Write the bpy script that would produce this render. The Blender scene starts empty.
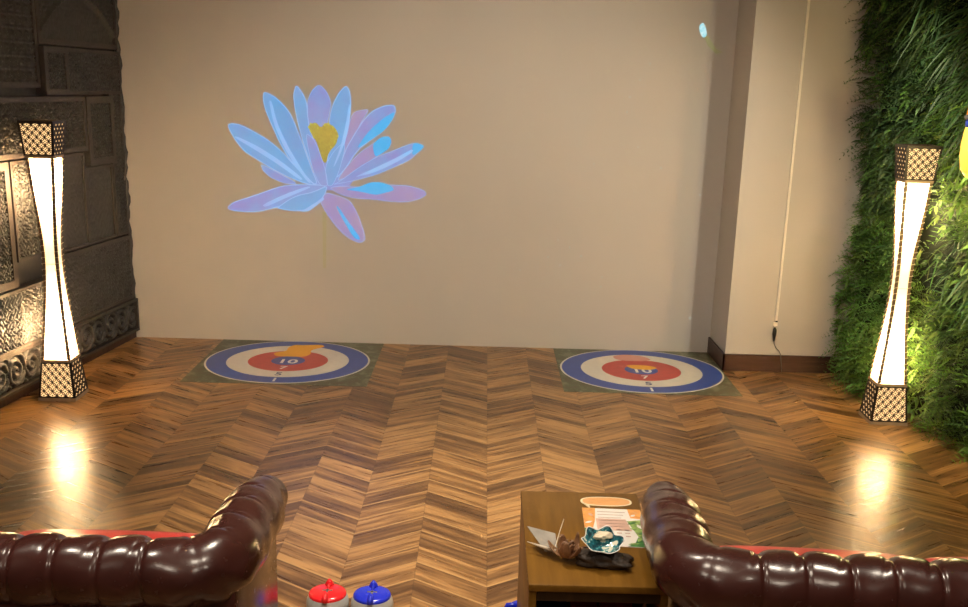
import bpy, bmesh, math, random
import numpy as np
from mathutils import Vector, Matrix
random.seed(7); RNG = np.random.default_rng(11)
SC = bpy.context.scene
COL = SC.collection
PI = math.pi

# ------------------------------------------------------------------ helpers
def tag(o, label=None, cat=None, group=None, kind=None):
    if label: o['label'] = label
    if cat: o['category'] = cat
    if group: o['group'] = group
    if kind: o['kind'] = kind
    return o

def obj(name, verts, faces, mat=None, parent=None, smooth=False):
    me = bpy.data.meshes.new(name)
    me.from_pydata([tuple(map(float, v)) for v in verts], [], [tuple(int(i) for i in f) for f in faces])
    me.update()
    if smooth:
        me.polygons.foreach_set('use_smooth', [True] * len(me.polygons))
    o = bpy.data.objects.new(name, me)
    COL.objects.link(o)
    if mat: me.materials.append(mat)
    if parent: o.parent = parent
    return o

def empty(name, loc=(0, 0, 0), rz=0.0):
    o = bpy.data.objects.new(name, None)
    o.empty_display_size = .05
    o.location = loc; o.rotation_euler = (0, 0, rz)
    COL.objects.link(o)
    return o

class MB:
    """collects geometry for ONE mesh"""
    def __init__(s): s.v = []; s.f = []
    def add(s, v, f):
        n = len(s.v); s.v += [tuple(p) for p in v]; s.f += [tuple(i + n for i in q) for q in f]; return s
    def box(s, x0, x1, y0, y1, z0, z1, b=0.0):
        if b <= 0:
            v = [(x, y, z) for z in (z0, z1) for y in (y0, y1) for x in (x0, x1)]
            return s.add(v, [(0, 2, 3, 1), (4, 5, 7, 6), (0, 1, 5, 4), (2, 6, 7, 3), (0, 4, 6, 2), (1, 3, 7, 5)])
        bm = bmesh.new()
        bmesh.ops.create_cube(bm, size=1)
        for q in bm.verts:
            q.co = Vector(((x0 + x1) / 2 + q.co.x * (x1 - x0), (y0 + y1) / 2 + q.co.y * (y1 - y0), (z0 + z1) / 2 + q.co.z * (z1 - z0)))
        bmesh.ops.bevel(bm, geom=list(bm.edges), offset=b, segments=2, affect='EDGES', profile=.5)
        bm.verts.ensure_lookup_table()
        s.add([q.co[:] for q in bm.verts], [[q.index for q in f.verts] for f in bm.faces]); bm.free()
        return s
    def frustum(s, w0, w1, z0, z1):          # square section, centred on the axis
        a, b = w0 / 2, w1 / 2
        v = [(-a, -a, z0), (a, -a, z0), (a, a, z0), (-a, a, z0), (-b, -b, z1), (b, -b, z1), (b, b, z1), (-b, b, z1)]
        return s.add(v, [(3, 2, 1, 0), (4, 5, 6, 7), (0, 1, 5, 4), (1, 2, 6, 5), (2, 3, 7, 6), (3, 0, 4, 7)])
    def lathe(s, prof, n=40, c=(0, 0, 0)):
        v = []; f = []; k = len(prof)
        for i in range(n):
            a = 2 * PI * i / n
            v += [(c[0] + r * math.cos(a), c[1] + r * math.sin(a), c[2] + z) for r, z in prof]
        for i in range(n):
            j = (i + 1) % n
            for q in range(k - 1):
                f.append((i * k + q, j * k + q, j * k + q + 1, i * k + q + 1))
        f.append([i * k for i in range(n)][::-1]); f.append([i * k + k - 1 for i in range(n)])
        return s.add(v, f)
    def tube(s, pts, r, n=10):
        pts = [Vector(p) for p in pts]; m = len(pts)
        rs = r if isinstance(r, (list, tuple)) else [r] * m
        v = []; f = []; up = Vector((0, 0, 1))
        for i, p in enumerate(pts):
            t = (pts[min(i + 1, m - 1)] - pts[max(i - 1, 0)]).normalized()
            ref = up if abs(t.dot(up)) < .95 else Vector((1, 0, 0))
            a = t.cross(ref).normalized(); b = t.cross(a)
            for k in range(n):
                w = 2 * PI * k / n
                v.append((p + a * math.cos(w) * rs[i] + b * math.sin(w) * rs[i])[:])
        for i in range(m - 1):
            for k in range(n):
                l = (k + 1) % n
                f.append((i * n + k, i * n + l, (i + 1) * n + l, (i + 1) * n + k))
        f.append(list(range(n))[::-1]); f.append([(m - 1) * n + k for k in range(n)])
        return s.add(v, f)
    def poly(s, pts2, y0, y1):               # polygon in x,z extruded from y0 to y1
        n = len(pts2)
        v = [(x, y0, z) for x, z in pts2] + [(x, y1, z) for x, z in pts2]
        f = [list(range(n)), list(range(2 * n - 1, n - 1, -1))] + [(i, i + n, (i + 1) % n + n, (i + 1) % n) for i in range(n)]
        return s.add(v, f)
    def slab(s, pts2, z0, z1):               # polygon in x,y extruded upwards
        n = len(pts2)
        v = [(x, y, z0) for x, y in pts2] + [(x, y, z1) for x, y in pts2]
        f = [list(range(n))[::-1], list(range(n, 2 * n))] + [(i, (i + 1) % n, (i + 1) % n + n, i + n) for i in range(n)]
        return s.add(v, f)
    def build(s, name, mat=None, parent=None, smooth=False, auto=None):
        o = obj(name, s.v, s.f, mat, parent, smooth or auto is not None)
        bm = bmesh.new(); bm.from_mesh(o.data); bmesh.ops.recalc_face_normals(bm, faces=bm.faces); bm.to_mesh(o.data); bm.free()
        if auto is not None: o.data.set_sharp_from_angle(angle=math.radians(auto))
        return o

def smoothpoly(p, n=3):                      # Chaikin corner cutting, closed; keeps sharp tips roughly
    for _ in range(n):
        q = []
        for i in range(len(p)):
            a = p[i]; b = p[(i + 1) % len(p)]
            q += [(a[0] * .8 + b[0] * .2, a[1] * .8 + b[1] * .2), (a[0] * .2 + b[0] * .8, a[1] * .2 + b[1] * .8)]
        p = q
    return p

# ------------------------------------------------------------------ materials
class NT:
    def __init__(s, name):
        s.m = bpy.data.materials.new(name); s.m.use_nodes = True
        s.t = s.m.node_tree; s.b = s.t.nodes['Principled BSDF']; s.out = s.t.nodes['Material Output']
    def n(s, typ, **kw):
        q = s.t.nodes.new(typ)
        for k, v in kw.items(): setattr(q, k, v)
        return q
    def l(s, a, b): s.t.links.new(a, b)
    def val(s, node, i, v):
        if hasattr(v, 'node'): s.l(v, node.inputs[i])
        else: node.inputs[i].default_value = v
    def math(s, op, a, b=0.0, c=None):
        q = s.n('ShaderNodeMath', operation=op); s.val(q, 0, a); s.val(q, 1, b)
        if c is not None: s.val(q, 2, c)
        return q.outputs[0]
    def mix(s, fac, a, b, blend='MIX'):
        q = s.n('ShaderNodeMix', data_type='RGBA', blend_type=blend)
        s.val(q, 0, fac)
        for i, v in ((6, a), (7, b)):
            if hasattr(v, 'node'): s.l(v, q.inputs[i])
            else: q.inputs[i].default_value = (*v, 1)
        return q.outputs[2]
    def ramp(s, fac, stops):
        q = s.n('ShaderNodeValToRGB'); e = q.color_ramp.elements
        while len(e) < len(stops): e.new(.5)
        for k, (p, c) in enumerate(stops): e[k].position = p; e[k].color = (*c, 1)
        s.l(fac, q.inputs[0]); return q.outputs[0]
    def noise(s, vec=None, scale=5, detail=3, rough=.5):
        q = s.n('ShaderNodeTexNoise'); q.inputs['Scale'].default_value = scale; q.inputs['Detail'].default_value = detail; q.inputs['Roughness'].default_value = rough
        if vec is not None: s.l(vec, q.inputs['Vector'])
        return q.outputs['Fac']
    def bump(s, h, strength=.2, dist=.01):
        q = s.n('ShaderNodeBump'); q.inputs['Strength'].default_value = strength; q.inputs['Distance'].default_value = dist
        s.l(h, q.inputs['Height']); s.l(q.outputs[0], s.b.inputs['Normal'])
    def set(s, **kw):
        for k, v in kw.items():
            i = s.b.inputs[k.replace('_', ' ')]
            if hasattr(v, 'node'): s.l(v, i)
            else: i.default_value = (*v, 1) if isinstance(v, tuple) and len(v) == 3 else v
        return s

def plain(name, col, rough=.5, metal=0.0, emis=None, es=0.0, var=.12, scale=18, bump=0.0, coat=0.0):
    m = NT(name); tc = m.n('ShaderNodeTexCoord')
    f = m.noise(tc.outputs['Object'], scale, 4)
    lo = tuple(c * (1 - var) for c in col); hi = tuple(min(1, c * (1 + var)) for c in col)
    m.set(Base_Color=m.ramp(f, [(.3, lo), (.7, hi)]), Roughness=rough, Metallic=metal, Coat_Weight=coat)
    if emis: m.set(Emission_Color=emis, Emission_Strength=es)
    if bump: m.bump(m.noise(tc.outputs['Object'], scale * 6, 3), bump, .004)
    return m.m

def chevron_floor():
    m = NT('chevron_wood'); tc = m.n('ShaderNodeTexCoord'); sp = m.n('ShaderNodeSeparateXYZ'); m.l(tc.outputs['Object'], sp.inputs[0])
    X, Y = sp.outputs[0], sp.outputs[1]
    W, S, H = .282, .715, .150
    u = m.math('DIVIDE', m.math('SUBTRACT', X, .049), W)
    k = m.math('FLOOR', u); fr = m.math('SUBTRACT', u, k)
    par = m.math('MODULO', m.math('ABSOLUTE', k), 2.0)                 # 0: rises to +x, 1: falls
    tri = m.math('ADD', m.math('MULTIPLY', fr, m.math('SUBTRACT', 1.0, m.math('MULTIPLY', par, 2.0))), par)
    v = m.math('DIVIDE', m.math('SUBTRACT', Y, m.math('MULTIPLY', tri, W * S)), H)
    j = m.math('FLOOR', v); fv = m.math('SUBTRACT', v, j)
    cid = m.n('ShaderNodeCombineXYZ'); m.l(k, cid.inputs[0]); m.l(j, cid.inputs[1])
    wn = m.n('ShaderNodeTexWhiteNoise'); wn.noise_dimensions = '2D'; m.l(cid.outputs[0], wn.inputs['Vector'])
    # grain runs along each plank: coordinates (along, across) with a per-plank offset
    gx = m.math('ADD', m.math('MULTIPLY', fr, W), m.math('MULTIPLY', wn.outputs['Value'], 37.0))
    gv = m.n('ShaderNodeCombineXYZ'); m.l(m.math('MULTIPLY', gx, 3.0), gv.inputs[0]); m.l(m.math('MULTIPLY', v, H * 24), gv.inputs[1]); m.l(m.math('MULTIPLY', k, 3.7), gv.inputs[2])
    g1 = m.noise(gv.outputs[0], 1.6, 6, .62)
    gv2 = m.n('ShaderNodeCombineXYZ'); m.l(m.math('MULTIPLY', gx, 1.2), gv2.inputs[0]); m.l(m.math('MULTIPLY', v, H * 11), gv2.inputs[1]); m.l(m.math('MULTIPLY', k, 1.7), gv2.inputs[2])
    g2 = m.noise(gv2.outputs[0], 1.5, 3, .5)
    t = m.math('ADD', m.math('MULTIPLY', g1, .58), m.math('MULTIPLY', g2, .72))
    t = m.math('ADD', t, m.math('MULTIPLY', m.math('SUBTRACT', wn.outputs['Value'], .55), .22))
    base = m.ramp(t, [(.42, (.082, .036, .012)), (.54, (.125, .058, .020)), (.66, (.23, .113, .038)), (.82, (.44, .235, .085))])
    ln = m.math('MULTIPLY', m.math('LESS_THAN', fv, .085), m.math('MULTIPLY', m.math('GREATER_THAN', wn.outputs['Value'], .2), .8))
    base = m.mix(ln, base, (.46, .26, .10))
    e1 = m.math('LESS_THAN', m.math('MINIMUM', fv, m.math('SUBTRACT', 1.0, fv)), .012)
    e2 = m.math('LESS_THAN', m.math('MINIMUM', fr, m.math('SUBTRACT', 1.0, fr)), .006)
    e = m.math('MAXIMUM', e1, e2)
    base = m.mix(m.math('MULTIPLY', e, .28), base, (.02, .009, .004))
    m.set(Base_Color=base, Roughness=m.math('ADD', .22, m.math('MULTIPLY', g1, .14)), Specular_IOR_Level=.42)
    hgt = m.math('SUBTRACT', m.math('ADD', m.math('MULTIPLY', g1, .5), m.math('MULTIPLY', wn.outputs['Value'], .15)), m.math('MULTIPLY', e, .5))
    m.bump(hgt, .16, .003)
    return m.m

def wallpaper(name, col):
    m = NT(name); tc = m.n('ShaderNodeTexCoord')
    mp = m.n('ShaderNodeMapping'); mp.inputs['Scale'].default_value = (1, 1, .35); m.l(tc.outputs['Object'], mp.inputs[0])
    f = m.noise(mp.outputs[0], 70, 4, .6); f2 = m.noise(tc.outputs['Object'], 1.3, 2)
    c = m.mix(f2, tuple(x * .94 for x in col), tuple(x * 1.04 for x in col))
    m.set(Base_Color=c, Roughness=.8, Specular_IOR_Level=.25); m.bump(f, .12, .002)
    return m.m

def leather(name, col, rough=.24):
    m = NT(name); tc = m.n('ShaderNodeTexCoord')
    vo = m.n('ShaderNodeTexVoronoi'); vo.inputs['Scale'].default_value = 260; m.l(tc.outputs['Object'], vo.inputs['Vector'])
    f = m.noise(tc.outputs['Object'], 9, 4); f2 = m.noise(tc.outputs['Object'], 40, 3)
    m.set(Base_Color=m.mix(f, tuple(c * .6 for c in col), tuple(c * 1.35 for c in col)), Roughness=m.math('ADD', rough - .06, m.math('MULTIPLY', f2, .14)), Coat_Weight=.35, Coat_Roughness=.18)
    h = m.math('ADD', m.math('MULTIPLY', vo.outputs['Distance'], .12), m.math('MULTIPLY', f2, .8))
    m.bump(h, .16, .004)
    return m.m

def wood(name, dark, light, axis='Y', rough=.3, scale=1.0):
    m = NT(name); tc = m.n('ShaderNodeTexCoord'); mp = m.n('ShaderNodeMapping')
    s = {'X': (2, 26, 26), 'Y': (26, 2, 26), 'Z': (26, 26, 2)}[axis]
    mp.inputs['Scale'].default_value = tuple(q * scale for q in s); m.l(tc.outputs['Object'], mp.inputs[0])
    f = m.noise(mp.outputs[0], 1.3, 6, .6)
    m.set(Base_Color=m.ramp(f, [(.3, dark), (.7, light)]), Roughness=rough, Coat_Weight=.06, Coat_Roughness=.15, Specular_IOR_Level=.22); m.bump(f, .08, .002)
    return m.m

def carved_mat():
    m = NT('carved_dark_panel'); tc = m.n('ShaderNodeTexCoord')
    f = m.noise(tc.outputs['Object'], 30, 5); f2 = m.noise(tc.outputs['Object'], 3, 2)
    m.set(Base_Color=m.mix(f, (.028, .027, .028), (.066, .061, .057)), Roughness=m.math('ADD', .45, m.math('MULTIPLY', f2, .15)), Metallic=.1)
    m.bump(f, .15, .003)
    return m.m

def leaf_mat(name):
    m = NT(name); at = m.n('ShaderNodeAttribute'); at.attribute_name = 'tint'; tc = m.n('ShaderNodeTexCoord')
    f = m.noise(tc.outputs['Object'], 60, 2)
    c = m.mix(m.math('MULTIPLY', f, .5), at.outputs['Color'], (.01, .03, .008))
    m.set(Base_Color=c, Roughness=.5, Specular_IOR_Level=.3)
    tr = m.n('ShaderNodeBsdfTranslucent'); m.l(c, tr.inputs[0])
    mx = m.n('ShaderNodeMixShader'); mx.inputs[0].default_value = .22
    m.l(m.b.outputs[0], mx.inputs[1]); m.l(tr.outputs[0], mx.inputs[2]); m.l(mx.outputs[0], m.out.inputs[0])
    return m.m

def shade_mat(name, col, strength, trans=.55):
    m = NT(name); tc = m.n('ShaderNodeTexCoord'); f = m.noise(tc.outputs['Object'], 90, 4)
    c = m.mix(f, tuple(x * .93 for x in col), col)
    m.set(Base_Color=c, Roughness=.7, Emission_Color=(1, .66, .33), Emission_Strength=strength)
    tr = m.n('ShaderNodeBsdfTranslucent'); m.l(c, tr.inputs[0])
    mx = m.n('ShaderNodeMixShader'); mx.inputs[0].default_value = trans
    m.l(m.b.outputs[0], mx.inputs[1]); m.l(tr.outputs[0], mx.inputs[2]); m.l(mx.outputs[0], m.out.inputs[0])
    return m.m

def sheet_mat():
    m = NT('mottled_clear_sheet'); tc = m.n('ShaderNodeTexCoord')
    f = m.noise(tc.outputs['Object'], 9, 6, .65); f2 = m.noise(tc.outputs['Object'], 23, 4, .6)
    c = m.ramp(f, [(.36, (.16, .125, .07)), (.5, (.15, .17, .09)), (.62, (.30, .31, .20))])
    c = m.mix(m.ramp(f2, [(.60, (0, 0, 0)), (.70, (1, 1, 1))]), c, (.40, .40, .30))
    m.set(Base_Color=c, Roughness=.3, Alpha=.62)
    return m.m

def teal_mat():
    m = NT('teal_glaze'); tc = m.n('ShaderNodeTexCoord'); f = m.noise(tc.outputs['Object'], 55, 4, .6)
    m.set(Base_Color=m.ramp(f, [(.40, (.006, .040, .055)), (.50, (.015, .11, .14)), (.57, (.05, .24, .27)), (.61, (.66, .64, .52))]), Roughness=.12, Coat_Weight=.5)
    return m.m

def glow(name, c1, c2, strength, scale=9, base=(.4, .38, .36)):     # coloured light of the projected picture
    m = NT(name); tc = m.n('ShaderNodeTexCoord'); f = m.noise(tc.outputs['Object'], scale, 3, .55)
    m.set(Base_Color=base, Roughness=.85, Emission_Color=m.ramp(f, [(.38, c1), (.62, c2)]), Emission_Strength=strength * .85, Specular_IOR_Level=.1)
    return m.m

M = dict(
    floor=chevron_floor(), wall=wallpaper('warm_wallpaper', (.52, .485, .43)), wall_dim=wallpaper('side_wallpaper', (.16, .13, .11)),
    ceil=wallpaper('ceiling_paint', (.42, .38, .34)), base=wood('baseboard_wood', (.035, .017, .012), (.075, .036, .024), 'X', .4),
    carved=carved_mat(), recess_shade=plain('recess_shade_black', (.010, .009, .009), .6), carved_frame=plain('carved_frame', (.055, .044, .040), .45, .3, bump=.25, scale=40),
    leather=leather('oxblood_leather', (.052, .0145, .0115)), leather_red=leather('red_leather', (.62, .03, .03), .3),
    button=plain('leather_button', (.06, .018, .015), .25), foot=wood('foot_wood', (.02, .01, .006), (.05, .025, .015), 'Z'),
    table=wood('table_top_wood', (.135, .060, .007), (.215, .102, .014), 'Y', .42), table_dark=wood('table_dark_wood', (.022, .011, .005), (.045, .022, .009), 'Z', .45),
    shade=shade_mat('cream_lamp_shade', (.85, .76, .60), .22), liner=shade_mat('lamp_liner', (.80, .66, .45), .60),
    fret=plain('dark_fretwork', (.035, .024, .018), .4, .3), post=plain('lamp_post_wood', (.16, .095, .05), .45), rail=plain('lamp_rail', (.42, .29, .18), .4),
    lash=plain('rattan_lashing', (.75, .62, .42), .6),
    sheet=sheet_mat(), blue=plain('mat_blue', (.030, .075, .36), .35, var=.06), white=plain('mat_white', (.70, .66, .58), .4, var=.04),
    red=plain('mat_red', (.52, .055, .045), .35, var=.08), ink=plain('mat_navy_ink', (.03, .04, .15), .4), num=plain('mat_white_ink', (.85, .83, .80), .4),
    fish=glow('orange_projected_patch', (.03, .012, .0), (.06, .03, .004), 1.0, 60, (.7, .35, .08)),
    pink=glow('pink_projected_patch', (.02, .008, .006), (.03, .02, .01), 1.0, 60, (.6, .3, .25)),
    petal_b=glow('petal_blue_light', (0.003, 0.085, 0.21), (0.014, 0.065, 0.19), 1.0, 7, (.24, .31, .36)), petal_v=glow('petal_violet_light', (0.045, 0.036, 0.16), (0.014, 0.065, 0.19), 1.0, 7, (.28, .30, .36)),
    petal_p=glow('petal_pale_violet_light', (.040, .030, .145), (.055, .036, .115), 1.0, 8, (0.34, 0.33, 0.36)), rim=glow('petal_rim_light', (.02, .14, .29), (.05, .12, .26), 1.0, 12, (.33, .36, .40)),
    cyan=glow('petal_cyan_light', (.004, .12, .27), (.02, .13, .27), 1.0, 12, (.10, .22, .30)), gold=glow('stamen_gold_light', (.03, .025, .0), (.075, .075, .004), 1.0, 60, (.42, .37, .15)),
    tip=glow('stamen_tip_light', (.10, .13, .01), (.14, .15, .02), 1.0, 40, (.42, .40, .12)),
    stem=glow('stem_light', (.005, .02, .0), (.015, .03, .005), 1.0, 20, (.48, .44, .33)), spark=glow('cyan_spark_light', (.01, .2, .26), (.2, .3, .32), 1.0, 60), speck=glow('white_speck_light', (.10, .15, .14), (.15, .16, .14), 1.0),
    cord_white=plain('white_plastic', (.82, .77, .66), .4, var=.04), black=plain('black_plastic', (.012, .012, .011), .35), grey=plain('grey_cable', (.10, .10, .09), .5),
    backing=plain('green_wall_backing', (.012, .022, .01), .9),
    stone_body=plain('pale_grey_plastic', (.50, .50, .48), .3, var=.05), stone_red=plain('glossy_red_plastic', (.80, .02, .025), .18, var=.05), stone_blue=plain('glossy_blue_plastic', (.02, .035, .60), .18, var=.05),
    chrome=plain('chrome_screw', (.85, .85, .85), .15, 1.0), paper=plain('notice_white', (.84, .80, .74), .35, var=.03), notice_orange=plain('notice_orange', (.85, .36, .10), .35, var=.25, scale=60),
    notice_green=plain('notice_green', (.05, .20, .05), .35, var=.6, scale=45), notice_lime=plain('notice_lime', (.28, .42, .12), .35, var=.5, scale=60), notice_pink=plain('notice_pink', (.70, .45, .36), .4, var=.1),
    bubble=plain('peach_card', (.78, .40, .16), .4, var=.06), notice_ink=plain('faint_print', (.52, .36, .30), .5), bubble_rim=plain('cream_card', (.85, .72, .48), .4),
    drift=plain('driftwood', (.035, .022, .014), .55, var=.5, scale=35, bump=.6), teal=teal_mat(), cream=plain('cream_shell', (.72, .62, .45), .4, bump=.3),
    copper=plain('dried_bract', (.26, .13, .065), .4, var=.45, scale=30, bump=.3), greyleaf=plain('grey_dried_leaf', (.30, .27, .23), .5, var=.2), quill=plain('pale_quill', (.65, .55, .42), .45),
    box_blue=plain('blue_box', (.03, .04, .34), .35), box_red=plain('red_box', (.62, .03, .06), .35), tan=plain('tan_card', (.45, .28, .17), .5), 
    lantern_y=plain('lantern_yellow_glass', (.9, .6, .1), .15, emis=(1, .52, .06), es=.45), lantern_o=plain('lantern_orange_glass', (.8, .3, .04), .15, emis=(1, .32, .03), es=.18),
    lantern_b=plain('lantern_blue_glass', (.03, .06, .5), .15, emis=(.05, .12, .7), es=.05), steel=plain('lantern_steel', (.45, .45, .47), .25, .9),
)

# ------------------------------------------------------------------ room shell
XL = lambda y: -2.545 - .111 * (7.4 - y)     # face of the left wall
XR = lambda y: 2.56 + .097 * (6.78 - y)      # face of the right wall behind the foliage
YB, YP, YF, HC = 7.4, 6.91, -1.4, 2.78
def struct(o): o['kind'] = 'structure'; return o
struct(MB().box(-3.9, 3.7, YF - .1, YB + .1, -.08, 0).build('floor', M['floor']))
struct(MB().box(-3.9, 3.7, YF - .1, YB + .1, HC, HC + .08).build('ceiling', M['ceil']))
struct(MB().box(-2.75, 1.69, YB, YB + .1, 0, HC).build('wall_back', M['wall']))
struct(MB().box(1.685, 2.9, YP, YB + .1, 0, HC).build('wall_projecting_right', M['wall']))
struct(MB().box(-3.9, 3.7, YF - .1, YF, 0, HC).build('wall_front', M['wall_dim']))
struct(MB().slab([(XL(YB) - .02, YB), (XL(YF) - .02, YF), (XL(YF) - .14, YF), (XL(YB) - .14, YB)], 0, HC).build('wall_left', M['carved']))
struct(MB().slab([(XR(YP) + .10, YP), (XR(YP), YP), (XR(YF), YF), (XR(YF) + .10, YF)], 0, HC).build('wall_right', M['backing']))
bb = MB().box(1.671, 1.685, YP - .014, YB, 0, .118, .002); bb.box(1.671, 2.56, YP - .014, YP, 0, .118, .002)
struct(bb.build('baseboard_right', M['base']))

# ------------------------------------------------------------------ carved left wall
DW = Vector((-.111, -1, 0)).normalized(); NW = Vector((1, -.111, 0)).normalized(); OW = Vector((XL(YB), YB, 0))
def wp(u, z, d): return (OW + DW * u + NW * d + Vector((0, 0, z)))[:]
def sstep(a, b, x):
    t = np.clip((x - a) / (b - a), 0, 1); return t * t * (3 - 2 * t)
def arab(u, z, k, seed):
    K = 2 * np.pi / k; a = seed * 1.7
    p = np.sin(K * u + 1.5 * np.sin(K * z * .9 + a)); q = np.sin(K * z + 1.5 * np.sin(K * u * 1.1 + 2 * a))
    w = np.abs(p * q + .35 * np.sin(1.9 * K * (u + z) + a))
    return sstep(.16, .36, w)
def relief(name, u0, u1, z0, z1, step, fn, mat, parent, d0, cut=None):
    nu = max(3, int(round((u1 - u0) / step)) + 1); nz = max(3, int(round((z1 - z0) / step)) + 1)
    U, Z = np.meshgrid(np.linspace(u0, u1, nu), np.linspace(z0, z1, nz)); D = d0 + fn(U, Z)
    B = np.array(OW)[None, None, :] + U[..., None] * np.array(DW) + D[..., None] * np.array(NW); B[..., 2] += Z
    idx = np.arange(nu * nz).reshape(nz, nu)
    f = np.stack([idx[:-1, :-1], idx[1:, :-1], idx[1:, 1:], idx[:-1, 1:]], -1).reshape(-1, 4)
    v = list(map(tuple, B.reshape(-1, 3)))
    # rim down to the wall so the field is a solid block
    rim = list(idx[0]) + list(idx[1:, -1]) + list(idx[-1, -2::-1]) + list(idx[-2:0:-1, 0])
    n0 = len(v); back = np.array(v)[rim]; dist = (back - np.array(OW)) @ np.array(NW)
    v += list(map(tuple, back - (dist[:, None] + .02) * np.array(NW)))
    f = [tuple(q) for q in f] + [(rim[i], rim[(i + 1) % len(rim)], n0 + (i + 1) % len(rim), n0 + i) for i in range(len(rim))]
    o = obj(name, v, f, mat, parent, smooth=True)
    if cut is not None:                                                 # low faces painted black to stand for shade in the recesses
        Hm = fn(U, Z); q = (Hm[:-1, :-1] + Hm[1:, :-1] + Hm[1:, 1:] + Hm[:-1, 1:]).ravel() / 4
        o.data.materials.append(M['recess_shade'])
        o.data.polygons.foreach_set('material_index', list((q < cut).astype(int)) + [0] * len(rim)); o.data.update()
    return o
def wbox(mb, u0, u1, z0, z1, d0, d1):
    v = [wp(u, z, d) for d in (d0, d1) for z in (z0, z1) for u in (u0, u1)]
    return mb.add(v, [(0, 2, 3, 1), (4, 5, 7, 6), (0, 1, 5, 4), (2, 6, 7, 3), (0, 4, 6, 2), (1, 3, 7, 5)])
def wframe(u0, u1, z0, z1, w, d0, d1, mat, parent, name='frame'):
    mb = MB()
    for a in ((u0, u1, z0, z0 + w), (u0, u1, z1 - w, z1), (u0, u0 + w, z0 + w, z1 - w), (u1 - w, u1, z0 + w, z1 - w)): wbox(mb, *a, d0, d1)
    return mb.build(name, mat, parent)
def arch_fn(u0, u1, z0, z1):
    uc = (u0 + u1) / 2; w = (u1 - u0) / 2
    def fn(U, Z):
        s = np.abs(U - uc) / w; top = z0 + (z1 - z0) * (.92 - .75 * s ** 1.7)
        inside = sstep(0, .02, top - Z); rim = np.exp(-((top - Z) / .014) ** 2)
        return .010 * arab(U, Z, .055, 3) * (1 - inside * .6) - .008 * inside + .02 * rim
    return fn
def fret_fn(k, amp, seed): return lambda U, Z: amp * arab(U, Z, k, seed)
def rose_fn(k, amp, seed):
    def fn(U, Z):
        a = (U / k) % 1 - .5; b = (Z / k) % 1 - .5; r = np.hypot(a, b); th = np.arctan2(b, a)
        pet = sstep(.02, .10, .30 + .12 * np.cos(8 * th) - r); hole = sstep(.05, .09, r)
        return amp * np.maximum(pet * hole, sstep(.44, .47, np.maximum(np.abs(a), np.abs(b))))
    return fn
SPEC = [  # u0 u1 z0 z1 frame step pattern label
    (.03, 1.06, 2.02, 2.40, .035, .008, 'arch', 'dark carved panel with an arch at the top of the left wall'),
    (.78, 1.06, 1.73, 2.01, .035, .006, 'fret8', 'small square carved panel with a raised window frame on left wall'),
    (.03, .77, 1.73, 2.01, .022, .008, 'fret4', 'wide shallow carved panel next to the square window panel'),
    (1.07, 1.62, 1.77, 2.40, .03, .007, 'rose', 'tall fretted panel at the upper left, higher than the left lamp'),
    (.60, 1.66, 1.38, 1.72, .03, .006, 'fret6', 'carved scroll panel directly behind the top of the left lamp'),
    (.22, .59, 1.28, 1.72, .045, .006, 'fret2', 'upright carved panel with broad frame beside the back wall corner'),
    (1.53, 1.86, .66, 1.37, .045, .0045, 'fret1', 'brightly lit framed fret panel left of the left lamp'),
    (1.07, 1.52, .80, 1.37, .02, .0045, 'fret7', 'scroll panel lit by the left lamp just behind its waist'),
    (.62, 1.06, .77, 1.37, .018, .008, 'plain', 'nearly plain dark panel just right of the left lamp'),
    (.22, .61, .77, 1.27, .02, .008, 'plain', 'nearly plain dark panel nearest the back wall, mid height'),
    (.03, 1.06, .30, .76, .025, .008, 'fret9', 'long low dark carved panel between the left lamp and back wall'),
    (1.07, 1.86, .30, .65, .018, .0045, 'fret5', 'low scroll panel glowing beside the lower half of the left lamp'),
    (.03, .21, .77, 2.01, .02, .008, 'fret3', 'narrow upright carved strip against the back wall corner'),
    (1.67, 1.86, 1.38, 1.76, .02, .008, 'fret6', 'small carved panel at the left photo edge, level with lamp top'),
]
CL = empty('carved_wall_cladding', wp(.9, 0, 0)); tag(CL, 'dark carved wooden panelling covering the left wall behind the left lamp', 'wall panelling')
def under(p, q): p.parent = q; p.matrix_parent_inverse = Matrix.Translation(-CL.location) if q is CL else Matrix()
for i, (u0, u1, z0, z1, fw, st, pat, lab) in enumerate(SPEC):
    if pat == 'arch': fn = arch_fn(u0 + fw, u1 - fw, z0 + fw, z1 - fw)
    elif pat == 'rose': fn = rose_fn(.075, .012, i)
    elif pat == 'plain': fn = lambda U, Z: .003 * arab(U, Z, .11, 5) + .002 * np.sin(9 * U + 5 * Z)
    else: fn = fret_fn(.052 + .006 * (i % 4), .034 if st < .0065 else .014, int(pat[4:]))
    d = .006 + .004 * (i % 3)
    pf = wframe(u0, u1, z0, z1, fw, -.02, d + (.038 if st < .0065 and pat != 'rose' else .014), M['carved_frame'], None, 'carved_panel'); under(pf, CL)
    under(relief('relief_field', u0 + fw * .8, u1 - fw * .8, z0 + fw * .8, z1 - fw * .8, st, fn, M['carved'], None, d, (.012 if st < .0065 and pat != 'rose' else .004 if pat.startswith('fret') else None)), pf)
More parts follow.
